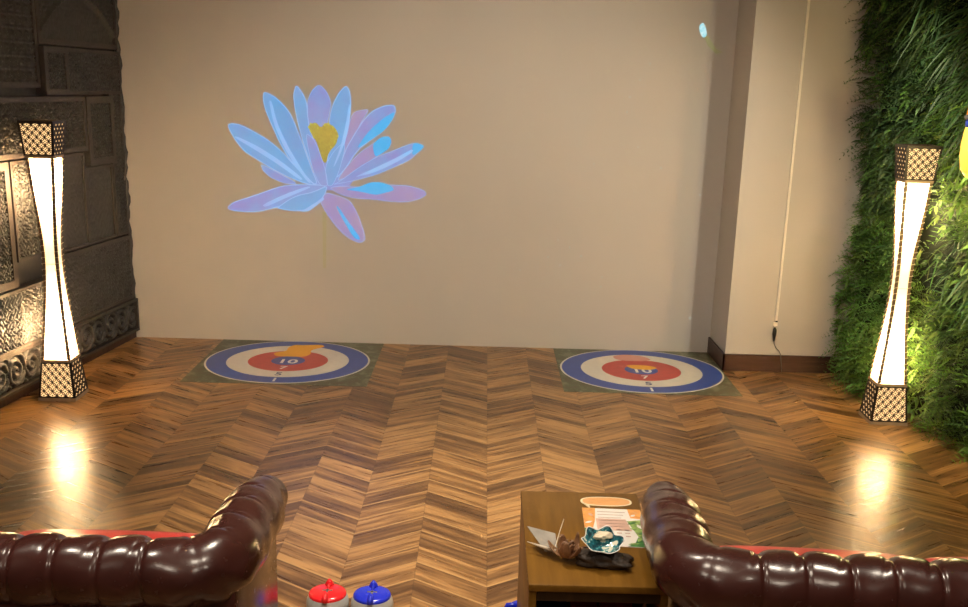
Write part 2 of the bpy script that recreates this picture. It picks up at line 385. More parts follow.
# upper, nearer and lower runs that close the wall
def frz(U, Z):
    t = np.clip((Z - .075) / .21, 0, 1); c = U / .17; q = np.floor(c); w = (c - q - .5) * .17; flip = np.where(q % 2 < 1, 1, -1)
    r = np.hypot(w, (t - .5) * .21); th = np.arctan2((t - .5) * .21 * flip, w)
    sp = np.cos(2 * np.pi * r / .045 - th + q)
    return .020 * sstep(-.15, .35, sp + .5 * np.sin(2 * np.pi * U / .06 + 5 * t)) * sstep(0, .10, t) * sstep(0, .10, 1 - t)
pf = wframe(.02, 2.6, .06, .298, .018, -.02, .05, M['carved_frame'], None, 'carved_frieze'); under(pf, CL)
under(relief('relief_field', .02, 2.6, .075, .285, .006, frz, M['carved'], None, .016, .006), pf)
mb = MB(); wbox(mb, 0, 8.7, 0, .058, -.02, .012); struct(mb.build('baseboard_left', M['base']))
mb = MB(); wbox(mb, 1.88, 8.7, .31, HC, -.02, .02); wbox(mb, 0, 1.87, 2.42, HC, -.02, .02); struct(mb.build('trim_left', M['carved']))
mb = MB(); pts = []
for k in range(70):                                                     # knobbly carved edge in the corner
    z = .06 + k * .0345; pts.append((wp(.02, z, .012 + .004 * math.sin(k * 2.1) + .006 * math.sin(k * .7 + 1))))
mb.tube(pts, [.018 + .003 * math.sin(k * 1.9) for k in range(70)], 8); struct(mb.build('trim_corner', M['carved'], smooth=True))

# ------------------------------------------------------------------ hourglass floor lamps
def fret_panel(mb, w0, w1, z0, z1, face, cells=4, rows=4):
    """pierced overlapping-circle lattice on one tapered face; face 0..3"""
    h = z1 - z0; T = .005
    def P(a, b, d):                                                     # a in -1..1 across, b in 0..1 up
        w = (w0 + (w1 - w0) * b) / 2; x, y, z = a * w, -(w + d), z0 + b * h
        c, s = math.cos(face * PI / 2), math.sin(face * PI / 2)
        return (x * c - y * s, x * s + y * c, z)
    def strip(path, wid):
        n = len(path); v = []; f = []
        for i, (a, b) in enumerate(path):
            a0, b0 = path[max(i - 1, 0)]; a1, b1 = path[min(i + 1, n - 1)]
            dx, dy = (a1 - a0) * w0 / 2, (b1 - b0) * h; L = math.hypot(dx, dy) or 1; nx, ny = -dy / L * wid / (w0 / 2), dx / L * wid / h
            for sgn in (-1, 1):
                for d in (0, T): v.append(P(min(1, max(-1, a + sgn * nx)), min(1, max(0, b + sgn * ny)), d))
        for i in range(n - 1):
            q = i * 4; r = q + 4
            f += [(q + 1, q + 3, r + 3, r + 1), (q, r, r + 2, q + 2), (q, q + 1, r + 1, r), (q + 2, r + 2, r + 3, q + 3)]
        mb.add(v, f)
    ca, cb = 2 / cells, 1 / rows
    for j in range(-1, 2 * rows + 2):                                   # interlaced rings on a staggered lattice
        for i in range(-1, cells + 1):
            cx, cy = -1 + (i + .5 + .5 * (j % 2)) * ca, j * cb / 2 + cb * .25; seg = []
            for k in range(21):
                t = 2 * PI * k / 20 + .4; a, b = cx + math.cos(t) * ca * .46, cy + math.sin(t) * cb * .46
                if -1 <= a <= 1 and 0 <= b <= 1: seg.append((a, b))
                else:
                    if len(seg) > 1: strip(seg, .0019)
                    seg = []
            if len(seg) > 1: strip(seg, .0019)
            if -1 < cx < 1 and 0 < cy < 1: strip([(cx - ca * .07, cy), (cx + ca * .07, cy)], .0028)
    for a in (-1, 1): strip([(a * .975, 0), (a * .975, 1)], .004)
    for b in (.012, .988): strip([(-1, b), (1, b)], .004)

WP = [(.245, .160), (.30, .150), (.40, .132), (.52, .112), (.64, .096), (.74, .087), (.84, .083), (.94, .087), (1.04, .098), (1.14, .113), (1.24, .128), (1.32, .139), (1.40, .147)]
def make_lamp(x, y, rz, label, group):
    r = empty('floor_lamp', (x, y, 0), rz); tag(r, label, 'lamp', group)
    MB().frustum(.218, .214, 0, .020).build('base_plate', M['rail'], r)
    mb = MB(); [fret_panel(mb, .205, .163, .020, .228, k) for k in range(4)]; b = mb.build('lower_fretwork', M['fret'], r)
    MB().frustum(.196, .155, .022, .226).build('liner', M['liner'], b)
    MB().frustum(.172, .168, .228, .243).build('lower_rail', M['rail'], r)
    v = []; f = []
    for z, w in WP:
        a = w / 2 - .003; v += [(-a, -a, z), (a, -a, z), (a, a, z), (-a, a, z)]
    for i in range(len(WP) - 1):
        for k in range(4): f.append((i * 4 + k, i * 4 + (k + 1) % 4, i * 4 + 4 + (k + 1) % 4, i * 4 + 4 + k))
    obj('shade', v, f, M['shade'], r)
    for sx, sy in ((-1, -1), (1, -1), (1, 1), (-1, 1)):
        mb = MB(); v = []; f = []
        for z, w in WP:
            a = w / 2; t = .013
            v += [(sx * (a + .002), sy * (a + .002), z), (sx * (a - t), sy * (a + .002), z), (sx * (a - t), sy * (a - t), z), (sx * (a + .002), sy * (a - t), z)]
        for i in range(len(WP) - 1):
            for k in range(4): f.append((i * 4 + k, i * 4 + (k + 1) % 4, i * 4 + 4 + (k + 1) % 4, i * 4 + 4 + k))
        mb.add(v, f); p = mb.build('corner_post', M['post'], r)
        mb = MB(); n = 34; pth = []                                               # rattan lashing along the post
        for k in range(n):
            z = .26 + k * (1.38 - .26) / (n - 1); w = np.interp(z, [q[0] for q in WP], [q[1] for q in WP]) / 2
            cx, cy = sx * (w - .0055), sy * (w - .0055)
            pth += [(cx + dx * .0105, cy + dy * .0105, z + q * .004) for q, (dx, dy) in enumerate(((-1, -1), (1, -1), (1, 1), (-1, 1)))]
        mb.tube(pth, .0019, 5)
        mb.build('lashing', M['lash'], p)
    mb = MB()
    for k in range(4):                                                  # seam of the shade at the waist
        c, s = math.cos(k * PI / 2), math.sin(k * PI / 2); a = .0835 / 2
        pts = [(-a, -a), (a, -a)]; mb.tube([(px * c - py * s, px * s + py * c, .80) for px, py in pts], .0012, 6)
    mb.build('shade_seam', M['rail'], r)
    MB().frustum(.154, .158, 1.398, 1.414).build('upper_rail', M['rail'], r)
    mb = MB(); [fret_panel(mb, .156, .186, 1.414, 1.592, k) for k in range(4)]; u = mb.build('upper_fretwork', M['fret'], r)
    MB().frustum(.148, .177, 1.416, 1.588).build('liner', M['liner'], u)
    mb = MB()
    for a in ((-.097, .097, -.097, -.085), (-.097, .097, .085, .097), (-.097, -.085, -.085, .085), (.085, .097, -.085, .085)): mb.box(*a, 1.588, 1.602)
    mb.build('top_rim', M['fret'], r)
    for z, e in ((.42, 26.0), (1.25, 26.0)):                              # the two bulbs inside
        L = bpy.data.lights.new('lamp_bulb', 'POINT'); L.energy = e; L.color = (1, .77, .50); L.shadow_soft_size = .02
        o = bpy.data.objects.new('lamp_bulb', L); COL.objects.link(o); o.parent = r; o.location = (0, 0, z)
    return r
make_lamp(-2.474, 5.900, math.radians(1), 'tall hourglass floor lamp glowing in front of the dark carved wall', 'hourglass floor lamps')
make_lamp(2.402, 5.868, math.radians(-2), 'tall hourglass floor lamp glowing in front of the green plant wall', 'hourglass floor lamps')

# ------------------------------------------------------------------ curling target mats
def disc(r0, r1, z0, z1, n=96):
    mb = MB(); v = []; f = []
    for i in range(n):
        c, s = math.cos(2 * PI * i / n), math.sin(2 * PI * i / n)
        v += [(r0 * c, r0 * s, z0), (r1 * c, r1 * s, z0), (r1 * c, r1 * s, z1), (r0 * c, r0 * s, z1)]
    for i in range(n):
        a, b = i * 4, ((i + 1) % n) * 4
        for k in range(4): f.append((a + k, a + (k + 1) % 4, b + (k + 1) % 4, b + k))
    return mb.add(v, f)
def text_mesh(s, size, mat, parent, name, loc, flat=True):
    cu = bpy.data.curves.new('txt', 'FONT'); cu.body = s; cu.size = size; cu.align_x = 'CENTER'; cu.align_y = 'CENTER'; cu.extrude = .0002; cu.offset = size * .02
    to = bpy.data.objects.new('txt', cu); COL.objects.link(to)
    dg = bpy.context.evaluated_depsgraph_get(); dg.update()
    me = bpy.data.meshes.new_from_object(to.evaluated_get(dg)); bpy.data.objects.remove(to); bpy.data.curves.remove(cu)
    me.materials.clear(); me.materials.append(mat)
    o = bpy.data.objects.new(name, me); COL.objects.link(o); o.parent = parent; o.location = loc
    return o
def make_target(cx, cy, sheet, label, fish):
    R = .556
    r = empty('curling_target_mat', (cx, cy, 0)); tag(r, label, 'target mat', 'curling target mats')
    x0, x1, y0, y1 = sheet
    MB().box(x0 - cx, x1 - cx, y0 - cy, y1 - cy, .0002, .0016).build('clear_sheet', M['sheet'], r)
    disc(.978 * R, R, .0012, .0026).build('white_border', M['white'], r)
    disc(.742 * R, .978 * R, .0012, .0026).build('outer_ring', M['blue'], r)
    disc(.485 * R, .742 * R, .0012, .0026).build('middle_ring', M['white'], r)
    disc(.205 * R, .485 * R, .0012, .0026).build('inner_ring', M['red'], r)
    disc(.0005, .205 * R, .0012, .0026).build('bullseye', M['blue'], r)
    for s, f, m, sz in (('10', -.04, 'num', .14), ('7', -.33, 'num', .10), ('5', -.61, 'ink', .10), ('1', -.86, 'num', .11)):
        text_mesh(s, sz, M[m], r, 'printed_number', (0.0, f * R, .0029))
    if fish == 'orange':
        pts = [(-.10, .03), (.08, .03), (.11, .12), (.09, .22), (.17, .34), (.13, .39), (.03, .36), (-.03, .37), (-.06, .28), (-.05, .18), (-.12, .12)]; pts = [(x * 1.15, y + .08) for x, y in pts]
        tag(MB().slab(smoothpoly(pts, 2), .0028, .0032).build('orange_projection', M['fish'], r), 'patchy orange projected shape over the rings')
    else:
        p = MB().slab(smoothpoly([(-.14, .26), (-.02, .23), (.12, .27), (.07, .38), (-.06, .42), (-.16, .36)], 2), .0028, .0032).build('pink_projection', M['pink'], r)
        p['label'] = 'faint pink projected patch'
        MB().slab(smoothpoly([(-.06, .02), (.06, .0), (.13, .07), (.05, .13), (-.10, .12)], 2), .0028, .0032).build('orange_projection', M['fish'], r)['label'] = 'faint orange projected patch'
    return r
make_target(-1.313, 6.836, (-1.890, -.712, 6.262, 7.392), 'blue, white and red ringed target mat on floor near left carved wall', 'orange')
make_target(1.105, 6.842, (.535, 1.668, 6.275, 7.392), 'blue, white and red ringed target mat on floor beside right wall corner', 'pink')

# ------------------------------------------------------------------ projected water lily (light on the wall)
PET = {
'L1': [(-1.8111, 1.5413), (-1.7827, 1.5557), (-1.7201, 1.5506), (-1.6238, 1.5055), (-1.5206, 1.4467), (-1.4313, 1.3735), (-1.3626, 1.2994), (-1.2727, 1.2045), (-1.182, 1.13), (-1.3089, 1.1616), (-1.456, 1.2204), (-1.581, 1.2934), (-1.7053, 1.366), (-1.7721, 1.4604)],
'L2': [(-1.5882, 1.2863), (-1.5686, 1.2312), (-1.5134, 1.1839), (-1.4083, 1.1448), (-1.3162, 1.1473), (-1.456, 1.2204)],
'L3': [(-1.5464, 1.778), (-1.4779, 1.7497), (-1.41, 1.6904), (-1.3559, 1.6216), (-1.3095, 1.5004), (-1.2695, 1.3918), (-1.2225, 1.2546), (-1.1816, 1.1581), (-1.2101, 1.1433), (-1.3142, 1.2521), (-1.3833, 1.3196), (-1.4509, 1.4349), (-1.5037, 1.5565), (-1.5429, 1.6537), (-1.5574, 1.7308)],
'L4': [(-1.3239, 1.8309), (-1.2833, 1.7852), (-1.2498, 1.719), (-1.2385, 1.5637), (-1.2052, 1.4622), (-1.145, 1.2498), (-1.1675, 1.1514), (-1.2154, 1.2548), (-1.256, 1.3576), (-1.2893, 1.4599), (-1.3153, 1.5616), (-1.3343, 1.656), (-1.3462, 1.7567)],
'C5': [(-1.1615, 1.8386), (-1.1035, 1.7767), (-1.08, 1.7102), (-1.0984, 1.6219), (-1.1204, 1.5261), (-1.1644, 1.374), (-1.2193, 1.455), (-1.2455, 1.5635), (-1.2498, 1.719), (-1.214, 1.7938)],
'R6': [(-0.9785, 1.8336), (-0.9511, 1.8009), (-0.9412, 1.714), (-0.9523, 1.6021), (-0.9739, 1.5096), (-0.9954, 1.4336), (-1.067, 1.2867), (-1.1105, 1.181), (-1.1159, 1.32), (-1.0929, 1.4927), (-1.0985, 1.6083), (-1.0696, 1.7105), (-1.0231, 1.7896)],
'R7': [(-0.9381, 1.6533), (-0.8407, 1.6762), (-0.8198, 1.6674), (-0.8547, 1.615), (-0.9109, 1.5113), (-0.9895, 1.2888), (-1.0538, 1.1965), (-0.9882, 1.4613)],
'R8': [(-0.6428, 1.7113), (-0.6287, 1.6685), (-0.6597, 1.5999), (-0.7153, 1.5303), (-0.7949, 1.4734), (-0.8975, 1.3951), (-0.9898, 1.2541), (-1.061, 1.1824), (-0.9887, 1.3926), (-0.932, 1.4902), (-0.8548, 1.6082), (-0.7948, 1.668), (-0.7156, 1.7039)],
'R9': [(-0.795, 1.4391), (-0.7362, 1.4887), (-0.6802, 1.4971), (-0.6591, 1.4634), (-0.6799, 1.4079), (-0.736, 1.3719), (-0.7781, 1.3431), (-0.9548, 1.2132), (-1.0541, 1.1686), (-0.9897, 1.268), (-0.8835, 1.3817)],
'R10': [(-0.4276, 1.4355), (-0.4622, 1.4001), (-0.5389, 1.3317), (-0.6231, 1.2919), (-0.7711, 1.2252), (-0.9479, 1.175), (-1.0826, 1.1468), (-1.0257, 1.1763), (-0.8909, 1.2776), (-0.7711, 1.3502), (-0.6588, 1.3947), (-0.5399, 1.4461), (-0.4839, 1.458)],
'R11': [(-1.1111, 1.132), (-0.9906, 1.1465), (-0.8915, 1.138), (-0.7711, 1.1581), (-0.6578, 1.1613), (-0.5374, 1.159), (-0.4309, 1.1296), (-0.4092, 1.1021), (-0.4444, 1.0729), (-0.5365, 1.0422), (-0.6573, 1.0388), (-0.771, 1.0541), (-0.9131, 1.0558), (-1.0266, 1.0816)],
'B12': [(-1.1692, 1.0318), (-1.1345, 0.9619), (-1.0783, 0.8816), (-1.0075, 0.8012), (-0.9361, 0.7557), (-0.8787, 0.7399), (-0.8428, 0.7698), (-0.864, 0.8517), (-0.8994, 0.9471), (-0.9488, 1.0379), (-1.0267, 1.071), (-1.1257, 1.0964)],
'L13': [(-1.8324, 0.9661), (-1.7882, 1.0076), (-1.6732, 1.0461), (-1.5513, 1.0917), (-1.4368, 1.1342), (-1.3162, 1.1473), (-1.1109, 1.1488), (-1.1685, 1.0812), (-1.3112, 1.0349), (-1.4832, 0.9757), (-1.6124, 0.9416), (-1.7194, 0.9387), (-1.8116, 0.9503)],
'L14': [(-1.4761, 0.9759), (-1.4478, 0.9675), (-1.3697, 0.9554), (-1.2842, 0.9578), (-1.2266, 0.9948), (-1.1548, 1.0435), (-1.1258, 1.0894), (-1.111, 1.146), (-1.225, 1.0937), (-1.3176, 1.0735), (-1.3893, 1.0398)],
'C15': [(-1.2674, 1.5084), (-1.2051, 1.4691), (-1.1644, 1.374), (-1.1238, 1.2504), (-1.104, 1.1392), (-1.1677, 1.1374), (-1.2224, 1.2616)],
'C16': [(-1.1305, 1.278), (-1.0731, 1.3765), (-1.0094, 1.4401), (-0.9815, 1.4203), (-1.025, 1.2531), (-1.0756, 1.1399), (-1.1181, 1.1388)],
'cy8': [(-0.6321, 1.6684), (-0.7085, 1.6257), (-0.8131, 1.5345), (-0.8832, 1.4436), (-0.9045, 1.4018), (-0.7991, 1.4733), (-0.7153, 1.5303), (-0.6597, 1.5999)],
'cy9': [(-0.795, 1.4391), (-0.7362, 1.4887), (-0.6802, 1.4971), (-0.6591, 1.4634), (-0.6799, 1.4079), (-0.736, 1.3719), (-0.7781, 1.35)],
'cy10': [(-0.4276, 1.4355), (-0.4622, 1.4001), (-0.5181, 1.3641), (-0.5119, 1.4503), (-0.4769, 1.4547)],
'cy11': [(-0.9979, 1.1175), (-0.8915, 1.138), (-0.8064, 1.1754), (-0.7357, 1.1773), (-0.6649, 1.1555), (-0.6364, 1.124), (-0.7143, 1.1007), (-0.7711, 1.0851), (-0.8916, 1.1099)],
'cy12': [(-1.0557, 0.9995), (-1.0379, 1.0), (-0.9852, 0.9162), (-0.9, 0.8041), (-0.8787, 0.7616), (-0.9288, 0.7746), (-1.0067, 0.9085)],
'st': [(-1.2456, 1.5567), (-1.1895, 1.5787), (-1.1552, 1.5388), (-1.1198, 1.5806), (-1.0574, 1.5482), (-1.0299, 1.4944), (-1.0516, 1.4252), (-1.1012, 1.3757), (-1.1233, 1.2921), (-1.1511, 1.319), (-1.1845, 1.4422), (-1.2188, 1.4892)],
'stem': [(-1.1524, 0.9543), (-1.1239, 0.9551), (-1.1324, 0.5514), (-1.1541, 0.5508)],
'spark': [(1.4267, 2.2869), (1.4518, 2.3135), (1.4754, 2.2752), (1.4865, 2.2235), (1.4603, 2.2098), (1.4372, 2.2417)]}
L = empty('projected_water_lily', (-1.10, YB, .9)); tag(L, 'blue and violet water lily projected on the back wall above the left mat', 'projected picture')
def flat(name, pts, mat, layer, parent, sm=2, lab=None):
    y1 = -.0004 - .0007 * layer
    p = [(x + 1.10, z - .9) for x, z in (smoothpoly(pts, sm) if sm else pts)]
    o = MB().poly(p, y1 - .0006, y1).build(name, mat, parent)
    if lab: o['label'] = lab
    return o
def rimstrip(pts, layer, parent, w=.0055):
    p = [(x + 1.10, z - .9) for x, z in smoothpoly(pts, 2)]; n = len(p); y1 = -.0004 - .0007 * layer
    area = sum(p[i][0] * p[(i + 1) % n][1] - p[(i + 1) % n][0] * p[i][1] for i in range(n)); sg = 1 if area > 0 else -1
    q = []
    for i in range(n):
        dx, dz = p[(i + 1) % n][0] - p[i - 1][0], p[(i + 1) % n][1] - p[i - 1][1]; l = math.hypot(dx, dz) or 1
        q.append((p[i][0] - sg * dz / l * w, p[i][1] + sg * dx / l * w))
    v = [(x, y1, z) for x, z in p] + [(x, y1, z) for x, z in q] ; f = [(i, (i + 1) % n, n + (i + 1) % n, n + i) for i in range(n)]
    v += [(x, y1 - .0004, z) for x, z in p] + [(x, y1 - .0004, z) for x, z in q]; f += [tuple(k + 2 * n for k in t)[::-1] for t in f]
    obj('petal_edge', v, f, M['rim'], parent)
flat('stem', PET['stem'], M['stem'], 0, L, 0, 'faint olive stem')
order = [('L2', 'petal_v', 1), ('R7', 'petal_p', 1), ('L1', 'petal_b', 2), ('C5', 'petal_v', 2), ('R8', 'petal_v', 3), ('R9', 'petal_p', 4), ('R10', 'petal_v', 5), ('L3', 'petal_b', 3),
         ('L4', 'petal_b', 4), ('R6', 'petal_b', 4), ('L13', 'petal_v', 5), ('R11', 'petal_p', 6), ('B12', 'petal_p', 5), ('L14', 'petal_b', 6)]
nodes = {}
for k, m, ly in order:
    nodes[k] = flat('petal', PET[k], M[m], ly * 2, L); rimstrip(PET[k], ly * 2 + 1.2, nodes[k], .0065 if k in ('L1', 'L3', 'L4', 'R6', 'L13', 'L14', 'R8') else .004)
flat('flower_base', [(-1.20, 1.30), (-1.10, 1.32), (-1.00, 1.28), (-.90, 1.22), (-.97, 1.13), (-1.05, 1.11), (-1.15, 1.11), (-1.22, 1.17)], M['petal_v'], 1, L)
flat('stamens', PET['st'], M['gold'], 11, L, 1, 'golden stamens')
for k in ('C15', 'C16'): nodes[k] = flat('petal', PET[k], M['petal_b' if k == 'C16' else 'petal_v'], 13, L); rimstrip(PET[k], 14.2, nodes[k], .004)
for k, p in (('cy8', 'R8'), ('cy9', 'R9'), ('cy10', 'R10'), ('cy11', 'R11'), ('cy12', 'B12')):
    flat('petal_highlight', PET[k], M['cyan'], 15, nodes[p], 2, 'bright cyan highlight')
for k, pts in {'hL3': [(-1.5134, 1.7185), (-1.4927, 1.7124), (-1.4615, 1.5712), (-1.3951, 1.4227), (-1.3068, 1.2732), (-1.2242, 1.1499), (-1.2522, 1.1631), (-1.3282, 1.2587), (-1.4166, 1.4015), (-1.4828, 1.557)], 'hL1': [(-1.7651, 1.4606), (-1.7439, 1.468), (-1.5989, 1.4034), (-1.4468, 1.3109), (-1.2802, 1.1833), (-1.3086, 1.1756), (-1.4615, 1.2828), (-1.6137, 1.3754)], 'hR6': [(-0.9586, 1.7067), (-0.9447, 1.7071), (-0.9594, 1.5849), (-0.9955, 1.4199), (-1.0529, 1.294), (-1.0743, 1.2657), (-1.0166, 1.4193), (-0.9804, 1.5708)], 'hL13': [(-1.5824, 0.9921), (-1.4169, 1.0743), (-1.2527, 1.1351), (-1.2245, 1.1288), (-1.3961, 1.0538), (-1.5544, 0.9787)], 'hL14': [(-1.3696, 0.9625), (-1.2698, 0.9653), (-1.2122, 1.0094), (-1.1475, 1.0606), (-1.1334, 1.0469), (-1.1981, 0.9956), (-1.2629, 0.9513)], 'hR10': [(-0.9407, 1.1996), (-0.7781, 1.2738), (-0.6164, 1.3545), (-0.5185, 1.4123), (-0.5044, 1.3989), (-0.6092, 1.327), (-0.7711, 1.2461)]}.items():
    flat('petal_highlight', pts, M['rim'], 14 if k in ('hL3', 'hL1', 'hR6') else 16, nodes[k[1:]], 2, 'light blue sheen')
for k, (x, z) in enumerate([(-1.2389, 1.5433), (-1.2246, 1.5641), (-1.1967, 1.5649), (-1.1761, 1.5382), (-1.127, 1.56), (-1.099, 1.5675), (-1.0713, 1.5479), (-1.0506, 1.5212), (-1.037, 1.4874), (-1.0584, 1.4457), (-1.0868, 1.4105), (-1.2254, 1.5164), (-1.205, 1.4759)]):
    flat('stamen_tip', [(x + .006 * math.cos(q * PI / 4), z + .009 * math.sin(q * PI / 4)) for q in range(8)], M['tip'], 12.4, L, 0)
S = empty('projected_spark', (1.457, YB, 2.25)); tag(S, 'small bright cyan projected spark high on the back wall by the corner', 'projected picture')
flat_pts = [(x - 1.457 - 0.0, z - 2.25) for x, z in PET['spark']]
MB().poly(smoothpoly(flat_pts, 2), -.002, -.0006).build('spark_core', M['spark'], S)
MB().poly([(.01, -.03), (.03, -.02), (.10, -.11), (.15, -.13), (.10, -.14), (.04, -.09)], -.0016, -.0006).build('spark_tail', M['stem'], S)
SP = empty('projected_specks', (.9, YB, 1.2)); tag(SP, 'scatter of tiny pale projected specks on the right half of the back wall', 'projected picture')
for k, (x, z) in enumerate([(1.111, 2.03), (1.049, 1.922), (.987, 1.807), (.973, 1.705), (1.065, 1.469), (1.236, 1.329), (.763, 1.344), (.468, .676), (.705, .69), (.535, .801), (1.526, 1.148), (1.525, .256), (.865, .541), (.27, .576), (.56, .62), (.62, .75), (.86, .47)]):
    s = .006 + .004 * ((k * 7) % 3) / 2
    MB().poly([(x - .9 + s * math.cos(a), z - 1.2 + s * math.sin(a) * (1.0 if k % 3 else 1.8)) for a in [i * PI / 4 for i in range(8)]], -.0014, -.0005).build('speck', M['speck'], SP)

# ------------------------------------------------------------------ cord on the projecting wall
CC = empty('cord_cover', (2.012, YP, .36)); tag(CC, 'slim white cord cover running up the plain wall beside the plants', 'cord cover')
MB().box(-.008, .008, -.010, 0, 0, 2.42, .002).build('channel', M['cord_white'], CC)
MB().box(-.016, .012, -.014, 0, -.035, -.012, .003).build('end_clip', M['cord_white'], CC)
MB().box(-.004, .010, -.012, -.001, -.010, 0.0, .001).build('channel_end', M['black'], CC)
PC = empty('power_cord', (2.006, YP, .25)); tag(PC, 'black plug with thin grey cord hanging under the white cord cover', 'cord')
MB().tube([(0, -.014, .065), (0, -.016, .05), (0, -.016, .02), (.002, -.014, -.03)], [.006, .013, .014, .006], 12).build('plug', M['black'], PC, smooth=True)
MB().tube([(.0, -.010, .068), (-.003, -.008, .085), (0, -.006, .10)], .004, 8).build('cord_end', M['cord_white'], PC, smooth=True)
MB().tube([(.002, -.014, -.025), (.006, -.014, -.05), (.022, -.012, -.08), (.045, -.010, -.10), (.058, -.012, -.125), (.058, -.022, -.14), (.075, -.024, -.244)], .0028, 8).build('cord', M['grey'], PC, smooth=True)

# ------------------------------------------------------------------ chesterfield sofas
SEG = .106
def sofa_path():
    """centre line of the rolled top, local frame: sofa centre x=0, back roll centre y=0, arms towards +y"""
    half, arm, rc = .750, .560, .11
    n = 220; pts = []
    A = []                                                              # right half: from the middle of the back to the arm front
    for i in range(60): A.append((i / 59 * (half - rc), 0))
    for i in range(1, 22):
        a = -PI / 2 + i / 21 * PI / 2; A.append((half - rc + rc * math.cos(a), rc + rc * math.sin(a)))
    for i in range(1, 40): A.append((half + .004 * (i / 39) ** 1.5, rc + (arm - rc) * i / 39))
    P = [(-x, y) for x, y in A[::-1]] + A[1:]
    return np.array(P)
def resample(P, step):
    d = np.r_[0, np.cumsum(np.hypot(*np.diff(P, axis=0).T))]; n = int(d[-1] / step); s = np.linspace(0, d[-1], n)
    return s, np.stack([np.interp(s, d, P[:, 0]), np.interp(s, d, P[:, 1])], 1)
def roll_mesh():
    s, C = resample(sofa_path(), .0045); Ltot = s[-1]; sm = s - Ltot / 2; n = len(s); NA = 64
    T = np.gradient(C, axis=0); T /= np.linalg.norm(T, axis=1)[:, None]; Nn = np.stack([T[:, 1], -T[:, 0]], 1)   # outward = right of travel
    end = Ltot / 2 - np.abs(sm)                                          # distance from the arm front
    base = .067 + .021 * sstep(.0, .22, end); zc = .668 + .008 * sstep(0, .36, end)
    cap = np.sqrt(np.clip(1 - np.clip(1 - end / .022, 0, 1) ** 2, .0, 1))
    cap = np.where(end < .045, .45 + .55 * np.sqrt(np.clip(1 - (1 - end / .045) ** 2, 0, 1)), 1)
    isarm = sstep(.66, .78, np.abs(sm))
    ph = np.abs((sm / SEG) % 1 - .5)                                     # 0.5 at puff centre... seams where (sm/SEG)%1==.5
    ds = ph * SEG
    corner = np.exp(-((np.abs(sm) - (.750 - .11 + .086)) / .075) ** 2)      # smooth wrinkled corner has no seam
    seamw = (1 - .85 * corner) * sstep(.008, .03, end)
    rr = np.random.default_rng(3)
    V = np.zeros((n, NA, 3))
    for k in range(NA):
        a = 2 * PI * k / NA                                              # 0 = outward, pi/2 = up, pi = inward
        inner = .5 - .5 * math.cos(a - .15)                              # 1 on the inside
        topin = math.exp(-((a - 2.05) / .45) ** 2)
        g = np.exp(-(ds / .0055) ** 2); puff = np.cos(np.clip(ph * 2, 0, 1) * PI / 1.0 + PI) * -1
        pf = .5 - .5 * np.cos(2 * PI * ph)                                # 0 at the seam, 1 mid segment
        aw = seamw * (1 - isarm * sstep(.55, .15, np.array(inner)) if False else 1 - isarm * (1 - float(sstep(.22, .62, np.array(inner)))))
        r = base * cap * (1 + aw * (.022 * (pf - .5) * (.5 + .7 * inner)) - aw * g * (.050 + .035 * topin))
        but = np.exp(-(ds / .014) ** 2) * topin; r = r - .006 * but * seamw * (base / .086)
        # diagonal pleats running out of the button
        off = (sm / SEG + .5) % 1
        pl = np.exp(-((((off + .5) % 1 - .5) * SEG - (a - 2.05) * .030) / .006) ** 2) * math.exp(-((a - 1.55) / .42) ** 2)
        r = r - .0045 * pl * seamw
        # loose wrinkles at the corner and gentle irregularity
        wr = corner * .0036 * np.sin(sm * 95 + 6 * a) * math.exp(-((a - 5.6) / .8) ** 2 if a > 3 else -((a + .68) / .8) ** 2)
        ir = .0016 * np.sin(sm * 31 + 2 * a) + .0012 * np.sin(sm * 57 - 3 * a + 1)
        r = r + wr + ir
        V[:, k, 0] = C[:, 0] + Nn[:, 0] * math.cos(a) * r; V[:, k, 1] = C[:, 1] + Nn[:, 1] * math.cos(a) * r; V[:, k, 2] = zc + math.sin(a) * r
    idx = np.arange(n * NA).reshape(n, NA); nx = np.roll(idx, -1, 1)
    f = [tuple(q) for q in np.stack([idx[:-1], nx[:-1], nx[1:], idx[1:]], -1).reshape(-1, 4)]
    f += [tuple(idx[0]), tuple(idx[-1][::-1])]
    return V.reshape(-1, 3), f, (s, sm, C, Nn, Ltot)
def tufted_back(mb, x0, x1, z0, z1, y, d=.028):
    nx, nz = 110, 36; X, Z = np.meshgrid(np.linspace(x0, x1, nx), np.linspace(z0, z1, nz))
    a = (X / SEG) % 1 - .5; b = ((Z - z0) / .11) % 1 - .5
    D = d * (np.clip(1 - np.abs(np.abs(a) + np.abs(b) - .5) * 0, 0, 1)) * (np.abs(np.cos(PI * (a + b))) * np.abs(np.cos(PI * (a - b)))) ** .5
    idx = np.arange(nx * nz).reshape(nz, nx); v = np.stack([X, y + D, Z], -1).reshape(-1, 3)
    f = np.stack([idx[:-1, :-1], idx[:-1, 1:], idx[1:, 1:], idx[1:, :-1]], -1).reshape(-1, 4)
    v2 = np.stack([X, 0 * X + y - .03, Z], -1).reshape(-1, 3)
    rim = list(idx[0]) + list(idx[1:, -1]) + list(idx[-1, -2::-1]) + list(idx[-2:0:-1, 0]); N = nx * nz
    mb.add(list(v) + list(v2), [tuple(q) for q in f] + [tuple(q[::-1] + N) for q in f] + [(rim[i], rim[(i + 1) % len(rim)], rim[(i + 1) % len(rim)] + N, rim[i] + N) for i in range(len(rim))])
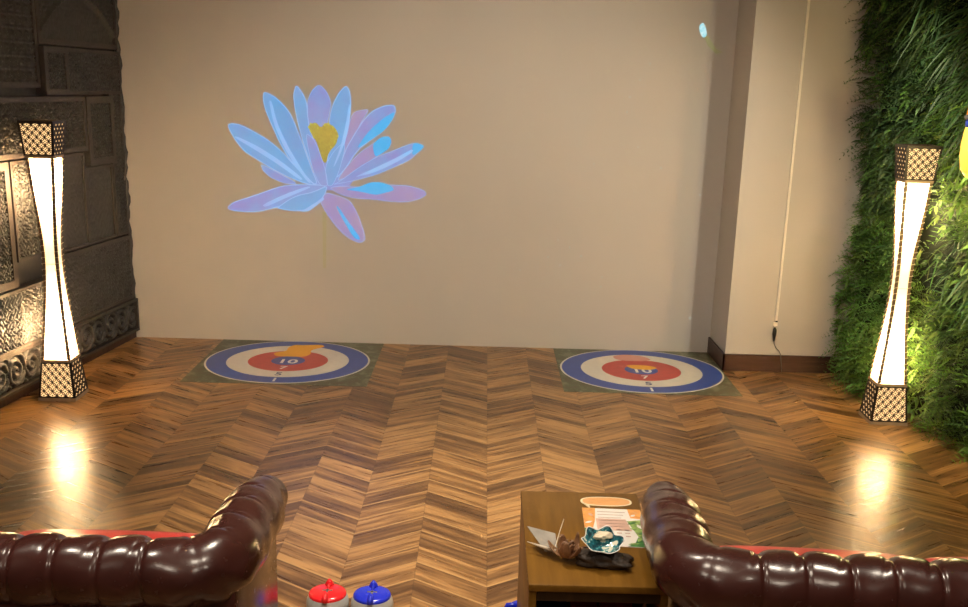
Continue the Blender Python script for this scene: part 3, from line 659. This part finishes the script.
def cushion(x0, x1, y0, y1, z0, z1, dome):
    nx, ny = 36, 30; U, V = np.meshgrid(np.linspace(-1, 1, nx), np.linspace(-1, 1, ny))
    mb = MB()
    e = (1 - np.abs(U) ** 6) * (1 - np.abs(V) ** 6)
    top = z1 - .045 + (.045) * np.clip(e, 0, 1) ** .4 + dome * (1 - U ** 2) * (1 - V ** 2)
    X = (x0 + x1) / 2 + U * (x1 - x0) / 2; Y = (y0 + y1) / 2 + V * (y1 - y0) / 2
    v = np.stack([X, Y, top], -1).reshape(-1, 3); v2 = np.stack([X, Y, 0 * X + z0], -1).reshape(-1, 3)
    idx = np.arange(nx * ny).reshape(ny, nx); N = nx * ny
    f = np.stack([idx[:-1, :-1], idx[:-1, 1:], idx[1:, 1:], idx[1:, :-1]], -1).reshape(-1, 4)
    rim = list(idx[0]) + list(idx[1:, -1]) + list(idx[-1, -2::-1]) + list(idx[-2:0:-1, 0])
    return mb.add(list(v) + list(v2), [tuple(q) for q in f] + [tuple(q[::-1] + N) for q in f] + [(rim[i], rim[(i + 1) % len(rim)], rim[(i + 1) % len(rim)] + N, rim[i] + N) for i in range(len(rim))])
def make_sofa(x, y, label, pw, rz=0.0):
    r = empty('chesterfield_sofa', (x, y, 0), rz); tag(r, label, 'sofa', 'leather sofas facing the back wall')
    v, f, (s, sm, C, Nn, Lt) = roll_mesh()
    obj('rolled_back_and_arms', v, f, M['leather'], r, smooth=True)
    # upholstered shell under the roll: outer back and two arm panels
    MB().box(-.700, .700, -.050, .050, .09, .655, .012).build('outer_back', M['leather'], r, auto=40)
    MB().tube([(-.71, -.054, .592), (.71, -.054, .592)], .0065, 10).build('back_piping', M['leather'], r, smooth=True)
    for sx in (-1, 1):
        mb = MB(); mb.box(min(sx * .652, sx * pw), max(sx * .652, sx * pw), .0, .510, .09, .645, .012)
        mb.build('arm_panel', M['leather'], r, auto=40)
    mb = MB(); tufted_back(mb, -.65, .65, .46, .66, .078); mb.build('tufted_inner_back', M['leather'], r, smooth=True)
    MB().box(-.655, .655, .05, .50, .09, .40, .015).build('seat_base', M['leather'], r, auto=40)
    for x0, x1 in ((-.65, -.003), (.003, .65)):
        cushion(x0, x1, .112, .535, .40, .558, .018).build('seat_cushion', M['leather_red'], r, auto=50)['label'] = 'glossy red seat cushion'
    for k in range(24):                                                 # buttons at the seams of the roll
        q = (k - 11.5 + .0) * SEG
        i = int(np.argmin(np.abs(sm - q)))
        if abs(abs(sm[i]) - .726) < .07 or Lt / 2 - abs(sm[i]) < .03: continue
        end = Lt / 2 - abs(sm[i]); b = float(.067 + .021 * sstep(0, .22, end)); a = 2.05; rad = b * .80
        c = (C[i, 0] + Nn[i, 0] * math.cos(a) * rad, C[i, 1] + Nn[i, 1] * math.cos(a) * rad, .672 + math.sin(a) * rad)
        MB().lathe([(.0005, -.007), (.007, -.005), (.009, 0), (.007, .005), (.0005, .007)], 14, c).build('button', M['button'], r, smooth=True)
    for fx in (-.66, .66):
        for fy in (-.01, .45):
            MB().lathe([(.016, 0), (.024, .012), (.028, .04), (.022, .07), (.030, .092)], 20, (fx, fy, 0)).build('foot', M['foot'], r, auto=40)
    return r
make_sofa(-1.378, 2.318, 'oxblood chesterfield sofa at the lower left, in front of the left lamp', .79)
make_sofa(1.283, 2.303, 'oxblood chesterfield sofa at the lower right, next to the wooden side table', .745, math.radians(-3.2))

# ------------------------------------------------------------------ side table and what is on it
TX0, TX1, TY0, TY1, TZ = .146, .530, 2.535, 3.205, .56
r = empty('side_table', ((TX0 + TX1) / 2, (TY0 + TY1) / 2, 0)); tag(r, 'glossy brown wooden side table beside the right sofa arm', 'side table')
w, d = (TX1 - TX0) / 2, (TY1 - TY0) / 2
MB().box(-w, w, -d, d, TZ - .022, TZ, .004).build('table_top', M['table'], r, auto=40)
for sx in (-1, 1):
    x0, x1 = (-w + .002, -w + .024) if sx < 0 else (w - .024, w - .002)
    MB().box(x0, x1, -d + .01, d - .01, 0, TZ - .022, .003).build('side_panel', M['table'], r, auto=40)
MB().box(-w + .024, w - .024, d - .03, d - .012, .04, TZ - .022).build('back_panel', M['table_dark'], r)
MB().box(-w + .024, w - .024, -d + .014, -d + .032, TZ - .056, TZ - .022, .002).build('apron', M['table_dark'], r)
MB().box(-w + .024, w - .024, -d + .03, d - .03, .20, .222, .002).build('lower_shelf', M['table_dark'], r)
def card(name, mat, x0, x1, y0, y1, z0, z1, label, cat, lid=None):
    o = empty(name, ((x0 + x1) / 2, (y0 + y1) / 2, z0)); tag(o, label, cat, 'game boxes under the side table')
    a, b = (x1 - x0) / 2, (y1 - y0) / 2
    MB().box(-a, a, -b, b, 0, z1 - z0 - .03, .002).build('box_body', M['tan'], o)
    MB().box(-a - .002, a + .002, -b - .002, b + .002, z1 - z0 - .045, z1 - z0, .002).build('lid', mat, o)
card('game_box', M['box_blue'], .178, .262, 2.575, 2.90, .2225, .452, 'blue lidded box on the shelf under the side table, left end', 'box')
card('game_box', M['box_red'], .272, .345, 2.575, 2.90, .2225, .452, 'red lidded box on the table shelf, right against the blue one', 'box')
card('game_box', M['box_red'], .355, .445, 2.575, 2.90, .2225, .452, 'red lidded box on the table shelf, farthest from the blue one', 'box')
o = MB().lathe([(.010, 0), (.011, .18), (.006, .235), (.0015, .256)], 16).build('wooden_peg', M['tan'], smooth=True); o.location = (.478, 2.62, .2225)
tag(o, 'pale pointed wooden peg standing under the right side of the table', 'peg')

n = empty('notice_sheet', (.424, 2.925, TZ)); tag(n, 'laminated notice with green leaf border lying on the side table', 'notice')
n.rotation_euler.z = math.radians(-2)
a, b = .092, .140
MB().box(-a, a, -b, b, .0003, .0022).build('sheet', M['paper'], n)
def patch(name, mat, pts, lab=None):
    q = MB().slab([(x * a, y * b) for x, y in pts], .0021, .0026).build(name, M[mat], n)
    if lab: q['label'] = lab
patch('orange_print', 'notice_orange', [(-1, 1), (-.55, 1), (-.62, .3), (-.72, -.1), (-1, -.1)], 'orange printed corner')
patch('orange_print', 'notice_orange', [(.55, 1), (1, 1), (1, .45), (.6, .5)], 'orange printed corner')
patch('green_print', 'notice_green', [(-1, -.12), (-.66, -.12), (-.60, -.98), (-1, -1)], 'dark green printed leaves')
patch('lime_print', 'notice_lime', [(1, .42), (.45, .32), (.60, -.1), (.72, -.5), (1, -.5)], 'light green printed leaves')
patch('green_print', 'notice_green', [(1, -.5), (.70, -.52), (.55, -.85), (.3, -.98), (1, -1)], 'dark green printed leaves')
patch('pink_print', 'notice_pink', [(-.58, .42), (.42, .42), (.55, -.2), (-.58, -.2)], 'pale pink text area')
def leafpoly(cx, cy, L, W, a):
    return [(cx + (s * L * math.cos(a) - w * W * math.sin(a)), cy + (s * L * math.sin(a) + w * W * math.cos(a)) * .7) for s, w in ((-1, 0), (-.4, .8), (.2, .9), (1, 0), (.2, -.9), (-.4, -.8))]
for k, (cx, cy, L_, a_, mt) in enumerate(((.62, .22, .20, .5, 'notice_green'), (.82, .05, .18, 1.9, 'paper'), (.66, -.12, .22, 2.6, 'notice_lime'), (.86, -.30, .16, .7, 'notice_green'), (.74, -.62, .2, 1.2, 'notice_lime'), (.52, -.86, .2, .2, 'notice_lime'), (.9, -.86, .14, 2.2, 'notice_lime'),
        (-.84, -.30, .16, 1.0, 'notice_lime'), (-.80, -.62, .2, 2.2, 'notice_lime'), (-.9, -.86, .12, .4, 'paper'), (-.84, .2, .16, .6, 'paper'), (-.74, .62, .14, 2.0, 'notice_pink'), (-.88, .86, .12, .3, 'bubble'), (.8, .8, .16, 2.4, 'bubble'), (.7, .64, .12, .8, 'paper'))):
    q = MB().slab([(x * a, y * b) for x, y in leafpoly(cx, cy, L_, .07, a_)], .0023, .0029).build('printed_leaf', M[mt], n)
for k in range(9):
    y = .82 - k * .16; x0, x1 = (-.5, .45) if k < 6 else (-.5, .5)
    if k >= 6:
        for j in range(4):
            patch('text_line', 'notice_ink', [(-.5 + j * .27, y), (-.34 + j * .27, y), (-.34 + j * .27, y - .05), (-.5 + j * .27, y - .05)])
    else: patch('text_line', 'notice_ink', [(x0, y), (x1 - .08 * (k % 3), y), (x1 - .08 * (k % 3), y - .028), (x0, y - .028)])
sb = empty('speech_bubble_card', (.420, 3.125, TZ)); tag(sb, 'small peach speech bubble card at the far end of the side table', 'card')
bub = [(.083 * math.copysign(abs(math.cos(t)) ** .75, math.cos(t)), .038 * math.copysign(abs(math.sin(t)) ** .8, math.sin(t))) for t in np.linspace(0, 2 * PI, 48, endpoint=False)]
MB().slab(bub[:29] + [(-.056, -.064)] + bub[31:], .0003, .0018).build('card', M['bubble_rim'], sb)
MB().slab([(x * .92, y * .84) for x, y in bub], .0016, .0023).build('printed_face', M['bubble'], sb)
for k in range(3): MB().box(-.055, .055 - .01 * k, .014 - k * .014, .0165 - k * .014, .0021, .0026).build('text_line', M['notice_orange'], sb)

def lump(name, mat, sx, sy, sz, seed, parent=None, amp=.25, sub=4, freq=3.0):
    bm = bmesh.new(); bmesh.ops.create_icosphere(bm, subdivisions=sub, radius=1); rg = np.random.default_rng(seed); ph = rg.uniform(0, 6, 12)
    for q in bm.verts:
        x, y, z = q.co; k = 1 + amp * (math.sin(freq * x + ph[0]) * math.sin(freq * y + ph[1]) + .6 * math.sin(2 * freq * z + ph[2] + x * 2) * math.sin(1.7 * freq * x + ph[3]) + .35 * math.sin(4 * freq * y + ph[4]) * math.sin(3.4 * freq * x + ph[5]))
        q.co = Vector((x * sx * k, y * sy * k, z * sz * k))
    zmin = min(q.co.z for q in bm.verts) * .62
    for q in bm.verts: q.co.z = max(q.co.z, zmin) - zmin
    me = bpy.data.meshes.new(name); bm.to_mesh(me); bm.free(); me.materials.append(mat); me.polygons.foreach_set('use_smooth', [True] * len(me.polygons))
    o = bpy.data.objects.new(name, me); COL.objects.link(o)
    if parent: o.parent = parent
    return o
o = lump('driftwood', M['drift'], .092, .042, .024, 5, amp=.22); o.location = (.362, 2.662, TZ + .0005); o.rotation_euler.z = math.radians(-9)
tag(o, 'dark gnarled driftwood piece lying on the side table under the teal dish', 'driftwood')
# scalloped teal dish with a pale shell lump in it
dsh = empty('shell_dish', (.352, 2.662, TZ + .058)); tag(dsh, 'shiny teal and white scalloped dish resting on the driftwood', 'dish')
N = 60; prof = [(.004, .0), (.026, .001), (.044, .012), (.054, .026), (.050, .024), (.040, .012), (.022, .006), (.002, .005)]; v = []; f = []
for i in range(N):
    t = 2 * PI * i / N
    for rr_, z in prof:
        k = 1 + .09 * math.sin(6 * t + .5) * (rr_ / .054) ** 2; v.append((rr_ * k * 1.02 * math.cos(t), rr_ * k * .86 * math.sin(t), z + .006 * math.sin(6 * t) * (rr_ / .054) ** 3))
P = len(prof)
for i in range(N):
    j = (i + 1) % N
    for q in range(P - 1): f.append((i * P + q, j * P + q, j * P + q + 1, i * P + q + 1))
mb = MB(); mb.add(v, f); mb.build('bowl', M['teal'], dsh, smooth=True)
mb = MB()
mb.tube([(.0545 * (1 + .09 * math.sin(6 * t + .5)) * 1.02 * math.cos(t), .0545 * (1 + .09 * math.sin(6 * t + .5)) * .86 * math.sin(t), .0265 + .006 * math.sin(6 * t)) for t in np.linspace(0, 2 * PI * .995, 90)], .0014, 8)
mb.build('white_rim', M['num'], dsh, smooth=True)
dsh.rotation_euler = (math.radians(24), math.radians(4), 0)
o = lump('pale_shell', M['cream'], .025, .013, .011, 8, amp=.25); o.location = (.356, 2.676, TZ + .076); o.rotation_euler.z = .3
tag(o, 'cream coloured shell lump sitting inside the teal dish', 'shell')
# dried flower: copper bracts, grey leaf, pale quill
df = empty('dried_flower', (.226, 2.704, TZ + .002)); df.scale = (1.25, 1.25, 1.25); tag(df, 'brown dried flower with grey leaf and pale quill left of the teal dish', 'dried flower')
def bract(az, tilt, L, W, mat, name, base, cup=.35):
    v = []; f = []; nu, nv = 9, 7
    for i in range(nu):
        s = i / (nu - 1)
        for j in range(nv):
            t = j / (nv - 1) * 2 - 1; wd = W * math.sin(PI * min(1, s * .85 + .12)) ** .8
            v.append(((s * L) * math.cos(tilt + s * cup), t * wd, (s * L) * math.sin(tilt + s * cup) + .35 * wd * t * t))
    for i in range(nu - 1):
        for j in range(nv - 1): f.append((i * nv + j, (i + 1) * nv + j, (i + 1) * nv + j + 1, i * nv + j + 1))
    c, s_ = math.cos(az), math.sin(az); v = [(x * c - y * s_ + base[0], x * s_ + y * c + base[1], z + base[2]) for x, y, z in v]
    o = obj(name, v, f, mat, df, smooth=True); so = o.modifiers.new('thick', 'SOLIDIFY'); so.thickness = .0018
    return o
for k in range(22): bract(k * 2.4 + .3 * (k % 3), -.05 + .058 * k, .046 - .0012 * k + .006 * (k % 4), .0085 + .0015 * (k % 3), M['copper'], 'bract', (.018 + .004 * (k % 5), -.018 - .003 * (k % 4), .012), .5 + .12 * (k % 5))
for k in range(6): MB().tube([(.020, -.018, .012), (.045 + .004 * k, -.030 + .009 * k, .022 - .002 * (k % 3)), (.078 + .003 * k, -.046 + .013 * k, .012 + .006 * (k % 2))], [.0035, .0028, .0012], 7).build('twig', M['drift' if k % 2 else 'copper'], df, smooth=True)
mb = MB()
pl = [(-.062, .055, .050), (.004, .050, .036), (.008, .002, .012), (-.022, .000, .014)]
mb.add(pl + [(x, y + .0018, z - .0018) for x, y, z in pl], [(0, 1, 2, 3), (7, 6, 5, 4), (0, 4, 5, 1), (1, 5, 6, 2), (2, 6, 7, 3), (3, 7, 4, 0)]); mb.build('grey_leaf', M['greyleaf'], df)['label'] = 'pointed grey dried leaf'
MB().tube([(.002, -.008, .018), (-.030, .006, .022), (-.062, .022, .026)], [.0045, .0035, .0008], 8).build('quill', M['quill'], df, smooth=True)['label'] = 'pale quill'
MB().tube([(.0, .0, .018), (.01, .03, .04), (.022, .05, .072)], .0012, 6).build('twig', M['quill'], df)

# ------------------------------------------------------------------ curling stones
def make_stone(x, y, cap, label, rz=0.0):
    r = empty('curling_stone', (x, y, 0), rz); tag(r, label, 'curling stone', 'curling stones on the floor')
    MB().lathe([(.0, .004), (.046, .004), (.066, .012), (.0755, .030), (.0765, .046), (.0735, .064), (.068, .076), (.0665, .080), (.0, .081)][1:-1], 56).build('body', M['stone_body'], r, smooth=True)
    MB().lathe([(.0675, .076), (.0672, .083), (.064, .0875), (.050, .0905), (.0005, .092)], 56).build('coloured_cap', cap, r, auto=50)
    h = MB().tube([(0, .050, .086), (0, .050, .096), (0, .049, .105), (0, .048, .113)], [.017, .015, .010, .004], 18)
    h.build('handle_knob', cap, r, smooth=True)
    MB().tube([(0, -.018, .090), (0, -.044, .098), (0, -.066, .094), (0, -.073, .080)], [.007, .010, .011, .009], 14).build('handle_lug', cap, r, smooth=True)
    MB().tube([(0, .048, .094), (0, .03, .0945), (0, .008, .092)], [.009, .006, .003], 12).build('handle_rib', cap, r, smooth=True)
    mb = MB(); mb.box(-.018, .018, -.004, .004, .091, .0945, .001); mb.box(-.004, .004, -.012, .012, .091, .0945, .001); mb.build('cross_screw', M['chrome'], r)
    return r
make_stone(-.524, 3.366, M['stone_red'], 'red topped curling stone on the floor between the two sofas')
make_stone(-.364, 3.362, M['stone_blue'], 'blue topped curling stone on the floor right beside the red one')
make_stone(.186, 3.285, M['stone_blue'], 'blue topped curling stone mostly hidden behind the left side of the table', -PI / 2)

# ------------------------------------------------------------------ artificial plant wall
GW = empty('plant_wall', (XR(5.0), 5.0, 0)); tag(GW, 'dense green artificial plant wall covering the right side of the room', 'plant wall')
def leaf_cloud(name, mat, gen):
    V = []; F = []; Tn = []
    for pts, faces, tint in gen:
        if any(q[0] < 2.515 and 5.73 < q[1] < 6.0 and q[2] < 1.63 for q in pts) or any(q[1] > 6.905 for q in pts): continue   # leaves stay clear of the lamp and the wall
        n = len(V); V.extend(pts); F.extend([tuple(i + n for i in q) for q in faces]); Tn.extend([tint] * len(pts))
    me = bpy.data.meshes.new(name); me.from_pydata(V, [], F); me.update()
    at = me.color_attributes.new('tint', 'FLOAT_COLOR', 'POINT')
    at.data.foreach_set('color', np.array([(*t, 1) for t in Tn], dtype=np.float32).ravel())
    me.materials.append(mat); me.polygons.foreach_set('use_smooth', [True] * len(me.polygons))
    o = bpy.data.objects.new(name, me); COL.objects.link(o); o.parent = GW; o.matrix_parent_inverse = Matrix.Translation(-GW.location); o['kind'] = 'stuff'
    return o
def blade(p, d, L, W, droop, seg=5):
    """a narrow leaf from p along d, bending down"""
    d = np.array(d) / np.linalg.norm(d); side = np.cross(d, (0, 0, 1)); side /= (np.linalg.norm(side) + 1e-6)
    a = RNG.uniform(-.9, .9); up = np.cross(side, d); side = side * math.cos(a) + up * math.sin(a)
    pts = []; f = []
    for i in range(seg + 1):
        s = i / seg; c = np.array(p) + d * L * s + np.array((0, 0, -droop * L * s * s)); w = W * (math.sin(PI * (.12 + .86 * s)) ** .8)
        pts += [tuple(c - side * w), tuple(c + side * w)]
    for i in range(seg): f.append((2 * i, 2 * i + 1, 2 * i + 3, 2 * i + 2))
    return pts, f
def tintc(base, var=.35):
    k = RNG.uniform(1 - var, 1 + var); return tuple(float(min(1, c * k * RNG.uniform(.85, 1.15))) for c in base)
def lumps(y, z, s=0.0): return .5 + .25 * math.sin(9.1 * y + 3.7 * z + s) + .25 * math.sin(5.3 * z - 6.2 * y + 2.1 + 1.7 * s + 1.4 * math.sin(4 * y + s))
def surf(y, z): return XR(y) + .0 - .075 * lumps(y, z) - .03 * math.sin(3.1 * y + 2 * z) - .035 * max(0, (z - .9)) * max(0, min(1, (y - 5.6) / 1.2))
def gen_fern(n, ylo, yhi, zlo, zhi, base):
    for _ in range(n):
        y = RNG.uniform(ylo, yhi); z = RNG.uniform(zlo, zhi)
        if lumps(y, z, 1.0) < RNG.uniform(-.1, .5): continue
        p0 = np.array((surf(y, z), y, z)); t = tintc(base)
        d = np.array((-RNG.uniform(.5, 1), RNG.uniform(-.8, .6), RNG.uniform(-.3, .9))); d /= np.linalg.norm(d); L = RNG.uniform(.10, .22)
        sd = np.cross(d, (0, 0, 1)); sd /= np.linalg.norm(sd) + 1e-6; up = np.cross(sd, d); a = RNG.uniform(-.6, .6); sd = sd * math.cos(a) + up * math.sin(a)
        k = 8
        for i in range(1, k + 1):
            s = i / k; c = p0 + d * L * s + np.array((0, 0, -.45 * L * s * s)); l = .040 * math.sin(PI * (.15 + .8 * s)) + .01
            for sg in (-1, 1):
                e = c + sd * sg * l + d * l * .6; m1 = (c + e) / 2 + d * .005; m2 = (c + e) / 2 - d * .005
                yield [tuple(c), tuple(m1), tuple(e), tuple(m2)], [(0, 1, 2, 3)], t
def gen_tuft(n, ylo, yhi, zlo, zhi, base, L0=.16, L1=.30, nb=16, W=.0045, droop=.5):
    for _ in range(n):
        y = RNG.uniform(ylo, yhi); z = RNG.uniform(zlo, zhi)
        if lumps(y, z, 3.0) < RNG.uniform(.0, .55): continue
        p = (surf(y, z), y, z); t0 = tintc(base, .3); ay = RNG.uniform(-.5, .5); az = RNG.uniform(-.3, .5)
        for _k in range(nb):
            d = (-RNG.uniform(.35, 1), ay + RNG.uniform(-.9, .9), az + RNG.uniform(-.9, .9)); q = blade(p, d, RNG.uniform(L0, L1) * .8, W * RNG.uniform(.7, 1.3), droop * RNG.uniform(.4, 1.3))
            yield q[0], q[1], tuple(c * RNG.uniform(.8, 1.2) for c in t0)
def gen_broad(n, ylo, yhi, zlo, zhi, base):
    for _ in range(n):
        y = RNG.uniform(ylo, yhi); z = RNG.uniform(zlo, zhi)
        if lumps(y, z, 5.0) < RNG.uniform(.0, .6): continue
        p = (surf(y, z) - RNG.uniform(0, .08), y, z)
        for _k in range(5):
            d = (-RNG.uniform(.2, 1), RNG.uniform(-1, 1), RNG.uniform(-.8, .8)); q = blade(p, d, RNG.uniform(.04, .085), .011, .5, 3); yield q[0], q[1], tintc(base)
def chain(*g):
    for q in g: yield from q
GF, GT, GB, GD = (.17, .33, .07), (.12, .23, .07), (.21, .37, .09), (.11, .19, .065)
leaf_cloud('feathery_foliage', leaf_mat('feathery_leaf'), chain(gen_fern(950, 5.9, 6.88, .02, 1.15, GF), gen_fern(500, 4.7, 6.0, .0, .75, (.20, .36, .06)), gen_fern(300, 4.7, 6.0, .0, .75, GD), gen_fern(420, 4.6, 6.1, 1.2, 1.8, (.22, .40, .07)), gen_fern(900, 6.0, 6.89, 1.0, 2.7, GD), gen_fern(300, 6.5, 6.89, .9, 2.7, GF), gen_fern(250, 2.6, 4.7, .1, 2.6, GF)))  # ferns around the right lamp tinted brighter: lamplight put into the leaf colour
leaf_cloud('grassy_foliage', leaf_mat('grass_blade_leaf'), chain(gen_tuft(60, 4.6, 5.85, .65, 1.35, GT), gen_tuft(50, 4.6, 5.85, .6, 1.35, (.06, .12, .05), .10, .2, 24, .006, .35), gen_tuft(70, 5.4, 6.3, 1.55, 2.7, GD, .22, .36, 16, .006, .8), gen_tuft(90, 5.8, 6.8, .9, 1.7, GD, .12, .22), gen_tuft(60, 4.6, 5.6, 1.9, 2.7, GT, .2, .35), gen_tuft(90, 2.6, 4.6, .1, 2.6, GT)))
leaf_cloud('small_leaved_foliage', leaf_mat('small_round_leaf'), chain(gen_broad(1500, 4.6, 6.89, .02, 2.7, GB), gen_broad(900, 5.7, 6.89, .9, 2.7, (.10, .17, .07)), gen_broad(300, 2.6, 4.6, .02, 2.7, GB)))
def gen_frond():
    for (y, z, dy, dz, L) in ((4.95, 2.02, .35, .10, .34), (5.02, 1.96, .45, -.25, .32), (4.90, 2.10, .5, .3, .34), (5.0, 1.90, .2, -.5, .26), (4.86, 2.16, .3, .5, .3), (5.05, 2.2, .5, .2, .3)):
        p0 = np.array((surf(y, z) - .02, y, z)); d = np.array((-.75, dy, dz)); d /= np.linalg.norm(d); t = (.07, .17, .05)
        sd = np.cross(d, (1, 0, 0)); sd /= np.linalg.norm(sd)
        for i in range(2, 20):
            s = i / 19; c = p0 + d * L * s + np.array((0, 0, -.5 * L * s * s)); l = .075 * math.sin(PI * (.1 + .87 * s))
            for sg in (-1, 1):
                q = blade(c, sd * sg + d * .5, l, .006, .25, 3); yield q[0], q[1], tuple(x * RNG.uniform(.85, 1.15) for x in t)
leaf_cloud('hanging_fronds', leaf_mat('fern_frond_leaf'), gen_frond())

# ------------------------------------------------------------------ stained glass lantern at the right edge
LN = empty('hanging_lantern', (2.335, 5.0, 1.49)); tag(LN, 'glowing yellow, blue and orange glass lantern hanging before the plant wall', 'lantern')
MB().lathe([(.010, .0), (.045, .004), (.072, .04), (.083, .10), (.084, .16), (.078, .215), (.074, .236)], 40).build('yellow_globe', M['lantern_y'], LN, smooth=True)
MB().lathe([(.075, .236), (.078, .250), (.078, .264), (.076, .272)], 40).build('blue_band', M['lantern_b'], LN, smooth=True)
MB().lathe([(.080, .272), (.086, .278), (.086, .288), (.080, .294)], 40).build('metal_ring', M['steel'], LN, auto=40)
MB().lathe([(.078, .294), (.074, .325), (.060, .355), (.035, .378), (.014, .388)], 40).build('orange_dome', M['lantern_o'], LN, smooth=True)
MB().tube([(0, 0, .386), (0, 0, HC - 1.49)], .004, 8).build('hanging_rod', M['steel'], LN)

# ------------------------------------------------------------------ light
def spot(name, loc, aim, e, size, blend, col=(1, .80, .58), rad=.06):
    L = bpy.data.lights.new(name, 'SPOT'); L.energy = e; L.spot_size = math.radians(size); L.spot_blend = blend; L.color = col; L.shadow_soft_size = rad
    o = bpy.data.objects.new(name, L); COL.objects.link(o); o.location = loc
    o.rotation_euler = (Vector(aim) - Vector(loc)).to_track_quat('-Z', 'Y').to_euler(); return o
WARM = (1, .87, .70)
spot('ceiling_spot_wall', (2.47, 4.30, 2.68), (-.5, 7.4, .3), 78, 78, .9, WARM)
spot('ceiling_spot_left', (-.3, 2.6, 2.70), (.1, 7.4, .25), 80, 74, .8, WARM)
spot('ceiling_spot_floor', (-.15, 4.25, 2.72), (-.15, 4.25, 0), 108, 64, 1.0, WARM)
spot('ceiling_spot_floor_front', (-.3, 2.9, 2.72), (-.3, 3.0, 0), 42, 80, 1.0, WARM)
spot('ceiling_spot_sofa', (1.35, 2.2, 2.72), (1.35, 2.5, 0), 26, 90, 1.0, WARM)
spot('ceiling_spot_couch', (-1.45, 2.2, 2.72), (-1.45, 2.5, 0), 26, 90, 1.0, WARM)
spot('ceiling_spot_table', (.36, 2.65, 2.72), (.40, 2.95, .5), 15, 50, 1.0, WARM)
spot('ceiling_spot_plants', (1.75, 4.55, 2.70), (2.66, 5.2, 1.2), 44, 58, .9, (1, .95, .72))
spot('added_spot_greenery', (1.65, 5.85, 2.70), (2.55, 6.15, 1.5), 26, 60, .9, (1, .95, .72))  # extra spot, added to brighten the dark upper foliage
for i, (x, y, e) in enumerate(((-1.0, .3, 9), (1.0, .3, 9), (0, 1.6, 12))):  # unseen fill lights added near the camera to lift the ambient level
    L = bpy.data.lights.new('added_fill_light', 'POINT'); L.energy = e; L.color = WARM; L.shadow_soft_size = .15
    o = bpy.data.objects.new('added_fill_light', L); COL.objects.link(o); o.location = (x, y, 2.5)
L = bpy.data.lights.new('lantern_glow', 'POINT'); L.energy = 8; L.color = (1, .80, .35); L.shadow_soft_size = .05
o = bpy.data.objects.new('lantern_glow', L); COL.objects.link(o); o.location = (2.40, 5.02, 1.40)
W = bpy.data.worlds.new('world'); SC.world = W; W.use_nodes = True
W.node_tree.nodes['Background'].inputs[0].default_value = (1, .82, .66, 1); W.node_tree.nodes['Background'].inputs[1].default_value = .0

# ------------------------------------------------------------------ camera
cam = bpy.data.cameras.new('camera'); co = bpy.data.objects.new('camera', cam); COL.objects.link(co); SC.camera = co
F, Y0, p, rl, yw = 1034.6127, 363.4853, .261549, .0281554, .0038976
cam.sensor_fit = 'HORIZONTAL'; cam.sensor_width = 36; cam.lens = 36 * F / 968; cam.shift_x = 0; cam.shift_y = (Y0 - 303.5) / 968
cam.clip_start = .05; cam.clip_end = 60
f = Vector((math.sin(yw) * math.cos(p), math.cos(yw) * math.cos(p), -math.sin(p))); R = Vector((math.cos(yw), -math.sin(yw), 0)); U = R.cross(f)
R2 = R * math.cos(rl) + U * math.sin(rl); U2 = -R * math.sin(rl) + U * math.cos(rl)
mw = Matrix((R2, U2, -f)).transposed().to_4x4(); mw.translation = (0, 0, 1.85); co.matrix_world = mw

SC.view_settings.view_transform = 'Standard'; SC.view_settings.look = 'None'; SC.view_settings.gamma = 1; SC.view_settings.exposure = 1.6; SC.view_settings.use_curve_mapping = False
